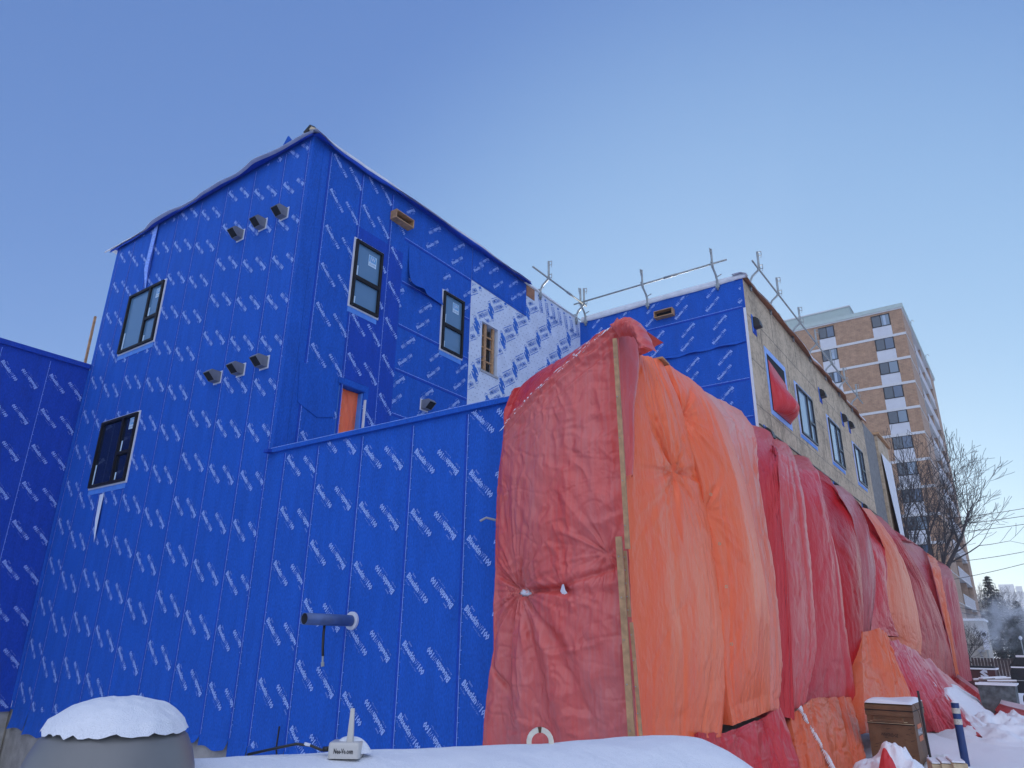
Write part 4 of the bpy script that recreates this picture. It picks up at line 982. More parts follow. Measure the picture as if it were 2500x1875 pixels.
# front sheet of the corner
def front_tarp():
    root = thing("tarp", "large faded dusty red tarp covering the scaffold face left of the long wooden batten", "tarp", (-4, 6.45, 0), "tarps wrapped round the scaffold")
    FL = np.array(D['FL']); FR = np.array(D['FR']); FT = np.array(D['FT'])
    nu, nv = 190, 300
    u = np.linspace(0, 1, nu + 1); v = np.linspace(0, 1, nv + 1)
    def ln(Lp, t): s = np.linspace(0, 1, len(Lp)); return np.array([np.interp(t, s, Lp[:, i]) for i in range(3)]).T
    l = ln(FL, v); r = ln(FR, v); t = ln(FT, u); FB = np.array([FL[-1], FR[-1]]); b = ln(FB, u)
    U, V = np.meshgrid(u, v)
    Pm = (1 - U)[..., None] * l[:, None] + U[..., None] * r[:, None] + (1 - V)[..., None] * t[None] + V[..., None] * b[None]
    Pm = Pm - ((1 - U) * (1 - V))[..., None] * l[0] - (U * (1 - V))[..., None] * r[0] - ((1 - U) * V)[..., None] * l[-1] - (U * V)[..., None] * r[-1]
    X = Pm[..., 0]; Z = Pm[..., 2]
    a = np.array(D['ridge'][0]); c = np.array(D['ridge'][1])      # corner top -> left tie
    d = (c - a)[[0, 2]]; d /= np.linalg.norm(d); nn = np.array([d[1], -d[0]])
    if nn[1] < 0: nn = -nn
    dist = (X - a[0]) * nn[0] + (Z - a[2]) * nn[1]                # above the ridge line
    along = (X - a[0]) * d[0] + (Z - a[2]) * d[1]
    edge = np.clip(np.minimum(U, 1 - U) * 9, 0, 1)
    off = 0.22 * np.sin(np.pi * U) ** 0.8 * np.sin(np.pi * np.clip(V, 0, 1)) ** 0.6          # belly
    off = off - np.where(dist > 0, 0.45 * dist, 0.0)                                          # shoulder leans back
    off = off + 0.045 * np.exp(-(dist / 0.035) ** 2) + 0.03 * np.exp(-((dist + 0.10) / 0.03) ** 2) - 0.03 * np.exp(-((dist - 0.07) / 0.03) ** 2) + 0.018 * np.exp(-((dist + 0.2 + 0.05 * along) / 0.02) ** 2)
    off += 0.02 * fbm(dist * 14 + along * 0.6, along * 0.8, 5, 3) * np.exp(-(dist / 0.4) ** 2)
    # long vertical streak folds and small crow-feet creases
    off += 0.022 * fbm(X * 2.4, Z * 0.5, 11, 3)
    off += 0.020 * ridge(X * 3.2 + 0.8 * fbm(X * 1.5, Z * 1.5, 3, 2), Z * 5.0 + 1.6 * fbm(X * 1.3, Z * 2.0, 6, 3), 31) * (0.3 + 0.7 * U)
    off += 0.010 * ridge(X * 9 + 2 * fbm(X * 3, Z * 3, 13, 2), Z * 7 + 2 * fbm(X * 4, Z * 3, 16, 2), 41)
    # pucker round the ties
    def knot(kx, kz, dep, rad, nray, ph=0.0, ell=1.0):
        dx = (X - kx) * ell; dz = Z - kz; rr = np.sqrt(dx * dx + dz * dz) + 1e-4; th = np.arctan2(dz, dx)
        return -dep * np.exp(-rr / (rad * 0.5)) + dep * 0.22 * (ridge(np.cos(th) * nray * 0.4 + 5 + ph, np.sin(th) * nray * 0.4 + rr * 0.5, 71) + 0.8 * ridge(np.cos(th) * nray * 0.9 + 2, np.sin(th) * nray * 0.9 + rr, 72)) * np.exp(-(rr / (rad * 1.05)) ** 1.4) * np.clip(rr / (rad * 0.12), 0, 1)
    off += knot(-4.49, 2.23, 0.17, 0.75, 9, 0.7)
    off += knot(-3.88, 2.22, 0.05, 0.25, 7, 0.2)
    off += knot(-3.42, 2.55, 0.11, 0.55, 7, 1.2) * (U < 0.999)
    off -= 0.07 * np.exp(-((Z - 2.19 - 0.04 * np.sin((X + 4.4) * 5)) / 0.035) ** 2) * np.clip((X + 4.5) / 0.15, 0, 1) * np.clip((-3.75 - X) / 0.1, 0, 1)
    off -= 0.05 * np.exp(-((Z - 2.42 - 0.32 * (X + 3.35)) / 0.03) ** 2) * np.clip((X + 4.1) / 0.3, 0, 1)
    off -= 0.05 * np.exp(-((Z - 1.55 + 0.95 * (X + 4.95)) / 0.04) ** 2) * np.clip((-4.5 - X) / 0.2, 0, 1)
    # lower drape fans out from the tie
    dz = np.clip(2.2 - Z, 0, 3); fan = (X + 4.49) / (0.25 + 0.42 * dz)
    off += 0.035 * np.sin(fan * 9 + 0.8) * np.clip(dz / 0.4, 0, 1) * np.exp(-(fan / 1.3) ** 2)
    off *= (0.15 + 0.85 * edge) if False else 1.0
    off = off * np.clip(np.minimum(U, 1 - U) * 14 + 0.12, 0, 1)
    off = np.where(dist > 0, np.minimum(off, -0.38 * dist + 0.06), off)
    Pm = Pm.copy(); Pm[..., 1] -= off
    crs = lambda a_, b_, s_: -np.clip(1 - np.abs(vnoise(a_, b_, s_)) * 8, 0, 1) ** 1.5
    Pm[..., 1] -= 0.010 * crs(X * 1.6 + 2.2 * fbm(X * 0.8, Z * 0.8, 81, 3), Z * 3.2 + 2.0 * fbm(X * 0.9, Z * 1.1, 82, 3), 83) + 0.007 * crs(X * 4 + 2 * fbm(X * 2, Z * 2, 84, 2), Z * 6 + 2 * fbm(X, Z * 2, 85, 2), 86)
    uvm = np.stack([X + 6, 6 - Z], -1)
    # hem turned back at both sides, top carried back
    left = Pm[:, :1].copy(); left[..., 1] += 0.30; left[..., 0] += 0.03; right = Pm[:, -1:].copy(); right[..., 1] += 0.03
    Pm = np.concatenate([left, Pm], 1); uvm = np.concatenate([uvm[:, :1] - [0.25, 0], uvm], 1)
    topb = Pm[:1].copy(); topb[..., 1] += 1.0; topb[..., 2] += 0.05
    Pm = np.concatenate([topb, Pm], 0); uvm = np.concatenate([uvm[:1] - [0, 0.9], uvm], 0)
    nr, nc = Pm.shape[:2]; idx = np.arange(nr * nc).reshape(nr, nc)
    hole = np.zeros((nr - 1, nc - 1), bool)
    cx = (Pm[:-1, :-1, 0] + Pm[1:, 1:, 0]) / 2; cz = (Pm[:-1, :-1, 2] + Pm[1:, 1:, 2]) / 2
    hole |= (((cx + 4.43) / 0.085) ** 2 + ((cz - 2.205) / 0.032) ** 2) < 1 + 0.5 * vnoise(cx * 60, cz * 60, 2)
    dd = (Pm[..., 0] - a[0]) * nn[0] + (Pm[..., 2] - a[2]) * nn[1]; al = (Pm[..., 0] - a[0]) * d[0] + (Pm[..., 2] - a[2]) * d[1]
    upper = ((dd[:-1, :-1] + dd[1:, 1:]) / 2 > 0.11 + 0.03 * fbm(al[:-1, :-1] * 3, al[:-1, :-1], 3, 2)) & (al[:-1, :-1] > 0.18)
    q4 = np.stack([idx[:-1, :-1], idx[1:, :-1], idx[1:, 1:], idx[:-1, 1:]], -1)
    f = q4[~hole & ~upper].reshape(-1, 4)
    mesh_obj("sheet", Pm.reshape(-1, 3), f.tolist(), T['front'], root, True, uvm.reshape(-1, 2))
    fu = q4[upper].reshape(-1, 4); used = np.unique(fu); rm = np.zeros(nr * nc, int); rm[used] = np.arange(len(used))
    mesh_obj("shoulder_sheet", Pm.reshape(-1, 3)[used], rm[fu].tolist(), T['shoulder'], root, True, uvm.reshape(-1, 2)[used])
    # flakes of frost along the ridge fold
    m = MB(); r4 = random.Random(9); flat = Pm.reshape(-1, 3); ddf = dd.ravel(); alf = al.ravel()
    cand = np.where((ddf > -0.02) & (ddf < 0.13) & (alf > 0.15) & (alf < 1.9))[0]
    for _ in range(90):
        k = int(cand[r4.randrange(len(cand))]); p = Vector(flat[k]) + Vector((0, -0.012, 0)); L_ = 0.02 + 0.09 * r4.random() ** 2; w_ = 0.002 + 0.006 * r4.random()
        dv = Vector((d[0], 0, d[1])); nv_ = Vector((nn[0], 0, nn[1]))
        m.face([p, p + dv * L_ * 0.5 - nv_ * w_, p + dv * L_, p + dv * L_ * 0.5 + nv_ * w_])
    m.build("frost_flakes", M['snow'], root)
    # snow caught in the tear, frayed threads
    s = []
    m = MB(); m.tube([(-4.53, 6.50, 2.195), (-4.47, 6.49, 2.215), (-4.40, 6.49, 2.21), (-4.33, 6.50, 2.19)], [0.02, 0.045, 0.045, 0.015], 10); m.build("snow_in_tear", M['snow'], root, True)
    m = MB(); r2 = random.Random(5)
    for k in range(26):
        x = -4.60 + 0.34 * r2.random(); z = 2.205 + 0.05 * (r2.random() - 0.3); q = [(x, 6.335, z)]
        for _ in range(4): q.append((q[-1][0] + 0.03 * (r2.random() - 0.5), 6.335 - 0.01 * r2.random(), q[-1][2] + 0.03 * (r2.random() - 0.5)))
        m.tube(q, 0.0016, 3, False)
    m.build("frayed_threads", T['org2'], root)
    m = MB(); m.face([(-3.93, 6.33, 2.20), (-3.89, 6.32, 2.30), (-3.87, 6.33, 2.21), (-3.84, 6.34, 2.17), (-3.88, 6.33, 2.14)]); m.build("torn_scrap", M['whitetrim'], root)
    # hem right of the batten and the fold hanging over the top
    BT = D['batt']
    Lh = [[BT[0][0] + 0.0, 6.43, 5.10], [BT[0][0] + 0.01, 6.43, 4.2], [-3.235, 6.43, 3.30]]
    sheet("hem", Lh, D['hem'], T['front'], root, 14, 60, nrm=(0.6, -0.8, 0), valley=0.02, wr=0.006, wl=0.1, seed=77, turn=0.05, top_back=False)
    return root
D_PLACE = None

ft = front_tarp()
# hood folded over the scaffold corner
HP = [(-3.225, 4.969), (-3.134, 5.014), (-3.06, 5.028), (-3.012, 5.01), (-2.957, 4.957), (-2.9, 4.861), (-2.846, 4.73), (-2.798, 4.589)]
LP = [(-3.20, 4.86), (-3.175, 4.81), (-3.13, 4.815), (-3.06, 4.80), (-3.0, 4.77), (-2.965, 4.71), (-2.95, 4.64), (-2.94, 4.57)]
hv = []; huv = []; nn_ = 15
for i in range(57):
    s = i / 56 * 7; k = min(int(s), 6); f = s - k
    a = np.array(HP[k]) * (1 - f) + np.array(HP[k + 1]) * f; b = np.array(LP[k]) * (1 - f) + np.array(LP[k + 1]) * f
    for j in range(nn_):
        t = j / (nn_ - 1); ang = t * math.pi
        p = a * (1 - t) + b * t
        hv.append((p[0], 6.36 - 0.12 * math.sin(ang) ** 0.8 + 0.012 * math.sin(i * 0.7 + j) - (0 if t > 0.02 else -0.1) + 0.01 * float(vnoise(np.array([i * 0.3]), np.array([j * 0.8]), 4)[0]), p[1])); huv.append((i * 0.015, t * 0.25))
hf_ = [(i * nn_ + j, i * nn_ + j + 1, (i + 1) * nn_ + j + 1, (i + 1) * nn_ + j) for i in range(56) for j in range(nn_ - 1)]
mesh_obj("top_fold", hv, hf_, T['front'], ft, True, huv)

GT = "tarps wrapped round the scaffold"
def tarp(label, A, B, mat, loc, **kw):
    root = thing("tarp", label, "tarp", loc, GT)
    mesh_o = sheet("sheet", A, B, T[mat], root, **kw)
    return root
X1 = (1, -0.12, 0)
r_ = tarp("pinkish orange tarp between the long batten and the sheet with brass eyelets", [[p[0] - 0.10, p[1] + 0.03, p[2]] for p in D['A0']], D['A1'], 'org', (-3.2, 7.5, 0), nu=80, nv=220, nrm=(0.75, -0.65, 0), valley=0.05, wr=0.028, wl=0.42, seed=12, bulge=0.10, knots=((0.62, 0.36, 0.16, 0.8, 6),), turn=0.35, turn_y=0.55)
rB = tarp("broad bright orange tarp with a hemmed edge and a row of brass eyelets", D['B0'], D['B1'], 'org', (-3.2, 9.3, 0), nu=80, nv=220, nrm=(0.8, -0.6, 0), valley=0.0, wr=0.022, wl=0.6, seed=22, bulge=0.28, knots=((0.02, 0.19, 0.13, 0.55, 6), (0.02, 0.46, 0.11, 0.5, 6)), turn=0.12, turn_y=0.1)
B0 = np.array(D['B0'])
m = MB()
for i, fi in enumerate((0.42, 0.55, 0.66, 0.80)):
    s = fi * (len(B0) - 1); k = int(s); p = B0[k] * (1 - (s - k)) + B0[k + 1] * (s - k)
    c = p + np.array((0.05, -0.04, 0.0)) + np.array((0.045, 0.05, 0)) ; n2 = Vector((0.55, -0.83, 0)); xx = Vector((0.83, 0.55, 0)); zz = Vector((0, 0, 1))
    pts = [Vector(c) + (xx * math.cos(t) + zz * math.sin(t)) * 0.014 + n2 * 0.02 for t in [2 * math.pi * q / 12 for q in range(13)]]
    e = MB(); e.tube(pts, 0.0045, 5, False); e.build("eyelet", M['lumber_pale'], rB)
r_ = tarp("pale pink orange tarp fold falling beside the bright orange eyelet tarp", D['B1'], D['B2'], 'org2', (-3.2, 11, 0), nu=50, nv=220, nrm=X1, valley=0.10, wr=0.03, wl=0.22, seed=32, turn=0.35, fine=0.012)
r_ = tarp("dusty red tarp pinched into a knot at mid height of its right edge", D['B2'], D['C'], 'red', (-3.2, 12, 0), nu=60, nv=200, nrm=X1, valley=0.6, wr=0.035, wl=0.30, seed=42, turn=0.10, knots=((0.97, 0.43, 0.2, 0.6, 6),))
r_ = tarp("rosy tarp bulging right of the knotted red tarp", D['C'], D['D'], 'pink', (-3.2, 13.5, 0), nu=60, nv=200, nrm=X1, valley=0.22, wr=0.04, wl=0.26, seed=52, turn=0.5, fine=0.01)
r_ = tarp("crimson tarp with deep folds in the middle of the scaffold row", D['D'], D['E'], 'red', (-3.2, 15.5, 0), nu=60, nv=180, nrm=X1, valley=0.75, wr=0.045, wl=0.6, seed=62, turn=0.4)
r_ = tarp("smooth deep red tarp left of the greyish mauve strip", D['E'], D['F'], 'deep', (-3.2, 17.5, 0), nu=50, nv=160, nrm=X1, valley=0.5, wr=0.035, wl=0.8, seed=72, turn=0.4)
r_ = tarp("narrow greyish mauve tarp strip between two red tarps", D['F'], D['G'], 'mauve', (-3.2, 19.5, 0), nu=40, nv=140, nrm=X1, valley=0.35, wr=0.05, wl=0.6, seed=82, turn=0.5)
r_ = tarp("dark rose tarp ending in a point above the low orange tarp", D['G'], D['H'], 'red', (-3.2, 21.5, 0), nu=40, nv=140, nrm=X1, valley=0.45, wr=0.04, wl=0.8, seed=92, turn=0.5)
r_ = tarp("burnt orange tarp hanging in a long tongue left of the darkest red tarp", D['H'], D['I'], 'brick', (-3.2, 24, 0), nu=40, nv=140, nrm=X1, valley=0.5, wr=0.04, wl=1.2, seed=102, turn=0.5)
r_ = tarp("darkest glossy red tarp sweeping diagonally down to the snow", D['I'], D['J'], 'deep', (-3.2, 28, 0), nu=50, nv=160, nrm=X1, valley=0.5, wr=0.045, wl=1.3, seed=112, turn=0.5)
r_ = tarp("crinkled mauve tarp behind the darkest red sweep", D['J'], D['K'], 'maroon', (-3.2, 32, 0), nu=50, nv=140, nrm=X1, valley=0.5, wr=0.07, wl=1.2, seed=122, turn=0.5)
r_ = tarp("narrow burnt orange tarp near the far end of the scaffold", D['K'], D['Lx'], 'brick', (-3.2, 36, 0), nu=40, nv=120, nrm=X1, valley=0.6, wr=0.1, wl=0.9, seed=132, turn=0.6)
r_ = tarp("maroon tarp closing the far end of the scaffold row", D['Lx'], D['M'], 'maroon', (-3.2, 40, 0), nu=40, nv=120, nrm=X1, valley=0.6, wr=0.08, wl=1.4, seed=142, turn=1.2)

# lower aprons lying out towards the ground
def apron(label, lines, mat, loc, nrm, **kw):
    root = thing("tarp", label, "tarp", loc, "low tarps skirting the scaffold foot")
    sheet("sheet", lines[0], lines[-1], T[mat], root, mids=lines[1:-1], nrm=nrm, top_back=False, **kw)
    return root
apron("wrinkled dark red low tarp under the bright orange eyelet tarp", [D['N0'], D['N1'], D['N2'], D['N3']], 'red', (-3, 9, 0), (0.7, -0.6, 0.4), nu=110, nv=90, valley=0.0, wr=0.05, wl=0.35, seed=152, turn=0.2, knots=((0.45, 0.05, 0.1, 0.4, 5), (0.75, 0.02, 0.12, 0.4, 5)), fine=0.015)
oa = apron("low orange tarp with snow on its folds left of the brown chest", [D['O0'], D['O1'], D['O2'], D['O3']], 'brick', (-2.9, 12, 0), (0.7, -0.6, 0.4), nu=110, nv=90, valley=0.0, wr=0.06, wl=0.4, seed=162, turn=0.2, knots=((0.35, 0.05, 0.12, 0.5, 5), (0.6, 0.03, 0.12, 0.4, 6)), fine=0.015)
apron("orange tarp spreading like a skirt right behind the brown chest", [D['P0'], D['P1'], D['P2']], 'brick', (-3, 18, 0), (0.8, -0.5, 0.3), nu=70, nv=90, valley=0.0, wr=0.11, wl=0.7, seed=172, turn=0.2, fine=0.01)
qa = apron("wide crimson tarp sloping down to the snow behind the blue post", [D['Q0'], D['Q1'], D['Q2'], D['Q3']], 'crimson', (-2.6, 19.5, 0), (0.35, -0.35, 0.85), nu=130, nv=140, valley=0.0, wr=0.12, wl=0.9, seed=182, turn=0.1, fine=0.02)
apron("long red tarp roll topped with snow running out to the right of the blue post", [D['R0'], D['R1']], 'red', (-2, 25, 0), (0.5, -0.6, 0.5), nu=40, nv=120, valley=0.0, wr=0.08, wl=0.5, seed=192, turn=0.2, bulge=0.15)

def drift(lines, n, parent, name="snow", seed=1, thr=0.0, lift=0.05, nu=90, nv=80, reg=None, mat='snow', soft=0.06):
    """snow lying on a sheet: same surface, raised, kept only where it has settled"""
    ls = [np.array(q) for q in lines]; K = len(ls) - 1
    v = np.linspace(0, 1, nv + 1); u = np.linspace(0, 1, nu + 1)
    dl = [np.array([np.interp(v, np.linspace(0, 1, len(q)), q[:, i]) for i in range(3)]).T for q in ls]
    Pm = np.zeros((nv + 1, nu + 1, 3))
    for i, uu in enumerate(u):
        x = uu * K; k = min(int(x), K - 1); f = x - k; Pm[:, i] = dl[k] * (1 - f) + dl[k + 1] * f
    U, V = np.meshgrid(u, v)
    cov = reg(U, V) + 0.35 * fbm(U * 9, V * 9, seed, 4)
    h = lift * np.clip(cov / 0.25, -0.6, 1) + 0.03
    Pm = Pm + h[..., None] * (np.array(n) / np.linalg.norm(n))
    idx = np.arange((nu + 1) * (nv + 1)).reshape(nv + 1, nu + 1)
    keep = (cov[:-1, :-1] + cov[1:, 1:]) / 2 > thr
    f = np.stack([idx[:-1, :-1], idx[1:, :-1], idx[1:, 1:], idx[:-1, 1:]], -1)[keep].reshape(-1, 4)
    return mesh_obj(name, Pm.reshape(-1, 3), f.tolist(), M[mat], parent, True)
QL = [D['Q0'], D['Q1'], D['Q2'], D['Q3']]
drift(QL, (0.35, -0.35, 0.85), qa, seed=3, lift=0.07, nu=150, nv=130, reg=lambda U, V: np.maximum(1.0 - np.abs((U - 0.78 - 0.05 * np.sin(V * 8)) / 0.2) * 1.0 - np.clip((0.45 - V) * 5, 0, 3), 0.35 - np.abs((U - 0.46) / 0.07) - np.abs((V - 0.42) / 0.25)))
RL = [D['R0'], D['R1']]
drift(RL, (0.5, -0.5, 0.7), bpy.data.objects[[o.name for o in bpy.data.objects if o.get('label', '').startswith('long red tarp roll')][0]], seed=5, lift=0.09, nu=30, nv=160, reg=lambda U, V: 0.55 - U * 1.6)
OL = [D['O0'], D['O1'], D['O2'], D['O3']]
drift(OL, (0.6, -0.5, 0.6), oa, seed=9, lift=0.06, nu=120, nv=120, reg=lambda U, V: np.maximum(0.3 - np.abs((U - 0.10 - V * 0.36) / 0.035) , 0.15 - np.abs((U - 0.72 - 0.1 * V) / 0.05) - np.abs((V - 0.65) / 0.2)))

# pouch of red sheet bulging from the upper opening
pr = thing("window_tarp", "red plastic sheet ballooning out of the far wing's upper window opening", "tarp", (-4.7, 19, 8))
gv = []; gu = []; n1, n2 = 40, 50
for j in range(n2 + 1):
    for i in range(n1 + 1):
        a = i / n1; t = j / n2
        y = 18.22 + 1.61 * a; z = 8.92 - 0.25 * a * (1 - t) - 1.42 * t - 0.35 * (1 - t) * a * 0
        bz = math.sin(math.pi * a) ** 0.7 * (math.sin(math.pi * min(1, t ** 2.2)) ** 0.8)
        o = 0.42 * bz + 0.03 * float(ridge(np.array([a * 5 + t]), np.array([t * 1.2]), 5)[0]) * bz + 0.02
        gv.append((-4.76 + o, y, z - 0.12 * bz)); gu.append((a * 1.6, t * 1.5))
gf = [(j * (n1 + 1) + i, j * (n1 + 1) + i + 1, (j + 1) * (n1 + 1) + i + 1, (j + 1) * (n1 + 1) + i) for j in range(n2) for i in range(n1)]
mesh_obj("sheet", gv, gf, T['red'], pr, True, gu)
pr = thing("window_tarp", "orange tarp stretched across the low dark framed opening in the blue side wall", "tarp", (-9.75, 8.3, 5))
gv = []; gu = []
for j in range(31):
    for i in range(21):
        a = i / 20; t = j / 30
        gv.append((-9.80 + 0.05 * math.sin(math.pi * a) * math.sin(math.pi * t) + 0.012 * float(ridge(np.array([a * 4 + t * 2]), np.array([t * 2.2]), 8)[0]), 8.07 + 0.53 * a, 4.64 + 1.45 * t)); gu.append((a, t * 2.6))
gf = [(j * 21 + i, j * 21 + i + 1, (j + 1) * 21 + i + 1, (j + 1) * 21 + i) for j in range(30) for i in range(20)]
mesh_obj("sheet", gv, gf, T['org'], pr, True, gu)

# battens
def batten(label, a, b, w=0.055, h=0.03, mat='lumber'):
    o = thing("wooden_batten", label, "batten", a, "battens clamping the tarp corner")
    m = MB(); m.bar(a, b, h, w, (1, 0.2, 0)); m.build("board", M[mat], o); 
    m = MB()
    for k in range(5):
        p = Vector(a).lerp(Vector(b), (k + 0.5) / 5) + Vector((0.0, -0.02, 0)); m.tube([p + Vector((0, -0.012, 0)), p], 0.005, 6)
    m.build("screw", M['galv'], o)
batten("long upper wooden batten running down from the tarp's top fold", (-3.196, 6.30, 4.78), (-3.15, 6.31, 2.57), 0.045)
batten("lower wooden batten standing left of the upper one's end", (-3.238, 6.30, 2.69), (-3.178, 6.30, 0.8), 0.06)
batten("thin batten strip behind the overlap of the upper and lower battens", (-3.205, 6.36, 2.56), (-3.185, 6.36, 1.95), 0.03, 0.02)
batten("short thin batten right of the lower batten near the tank", (-3.165, 6.35, 1.90), (-3.10, 6.33, 0.8), 0.03, 0.02)
m = thing("wooden_ledge", "small wooden board poking out on top between two orange tarps", "board", (-3.4, 8.2, 5.1)); q = MB(); q.rbox((-3.55, 8.1, 5.18), (0.32, 0.28, 0.025), Matrix.Rotation(0.1, 3, 'Z')); q.build("board", M['lumber'], m)
M['board_o'] = M['lumber']

# ------------------------------------------------------------------ guard rail brackets on the roof edges
def bracket_proto(label):
    t = thing("guardrail_bracket", label, "bracket", (0, 0, 0), "guard rail brackets clamped to the roof edge")
    m = MB(); m.tube([(0.03, 0, -0.22), (0.03, 0, 0.06), (0.10, 0, 0.20), (0.26, 0, 0.32), (0.30, 0, 0.42), (0.30, 0, 0.88)], 0.03, 8); m.build("post", M['galv'], t, True)
    for z in (0.86, 0.46):
        m = MB(); q = [(0.30, 0.0, z), (0.40, 0, z), (0.40, 0, z - 0.11), (0.33, 0, z - 0.11), (0.33, 0, z - 0.06)]; m.tube(q, 0.013, 5); m.tube([(0.39, 0, z - 0.12), (0.39, 0, z - 0.17), (0.375, 0, z - 0.19)], 0.007, 5); m.build("hook", M['galv'], t)
    m = MB(); m.bar((0.0, 0, 0.10), (-0.45, 0, 0.10), 0.03); m.bar((0.03, -0.05, -0.1), (0.03, 0.05, -0.1), 0.05, 0.10); m.bar((0.05, 0, 0.15), (0.05, 0.14, 0.20), 0.02); m.build("clamp", M['galv'], t)
    return t
def copy_tree(o, parent=None):
    c = o.copy(); col.objects.link(c); c.parent = parent
    for ch in list(o.children): copy_tree(ch, c)
    return c
spots = [(-9.66, 14.62, 10.78, 0, "roof guard rail bracket standing by the bare brown patch above the white wall"),
         (-9.66, 16.55, 10.78, 0, "guard rail bracket on the white wall's end of the inner roof corner"),
         (-9.45, 16.80, 10.78, -90, "guard rail bracket on the blue wall's end of the inner roof corner"),
         (-7.45, 16.80, 10.78, -90, "guard rail bracket at mid length of the blue back wall's roof edge"),
         (-5.43, 16.80, 10.78, -90, "guard rail bracket on the blue back wall just before its outer corner"),
         (-4.77, 17.36, 10.80, 0, "tall guard rail bracket leaning at the strand board wall's near corner")]
ords = ["second", "third", "fourth", "fifth", "sixth", "seventh"]
for k, y in enumerate((19.1, 21.4, 23.4, 25.5, 27.6, 29.8)):
    spots.append((-4.77, y, 10.80, 0, ords[k] + " guard rail bracket along the strand board wall counted from its near corner"))
proto = None
for (x, y, z, a, lb) in spots:
    if proto is None: o = proto = bracket_proto(lb)
    else: o = copy_tree(proto)
    o.location = (x, y, z); o.rotation_euler = (0, 0, R(a)); o['label'] = lb
def rail(label, a, b, r=0.026):
    o = thing("guard_rail", label, "rail", a, "guard rails along the roof edges"); m = MB(); m.tube([a, b], r, 8); m.build("tube", M['galv'], o, True)
    m = MB(); p = Vector(a).lerp(Vector(b), 0.62); q = Vector(a).lerp(Vector(b), 0.70); m.tube([p, q], r * 1.4, 8); m.build("sleeve", M['galv'], o, True)
rail("guard rail descending above the white printed wall", (-9.40, 13.9, 11.17), (-9.40, 16.75, 11.17))
rail("long guard rail above the blue back wall", (-9.70, 16.54, 11.22), (-5.05, 16.54, 11.24))
rail("guard rail running away above the strand board wall", (-4.50, 16.9, 11.20), (-4.50, 31.0, 11.22))

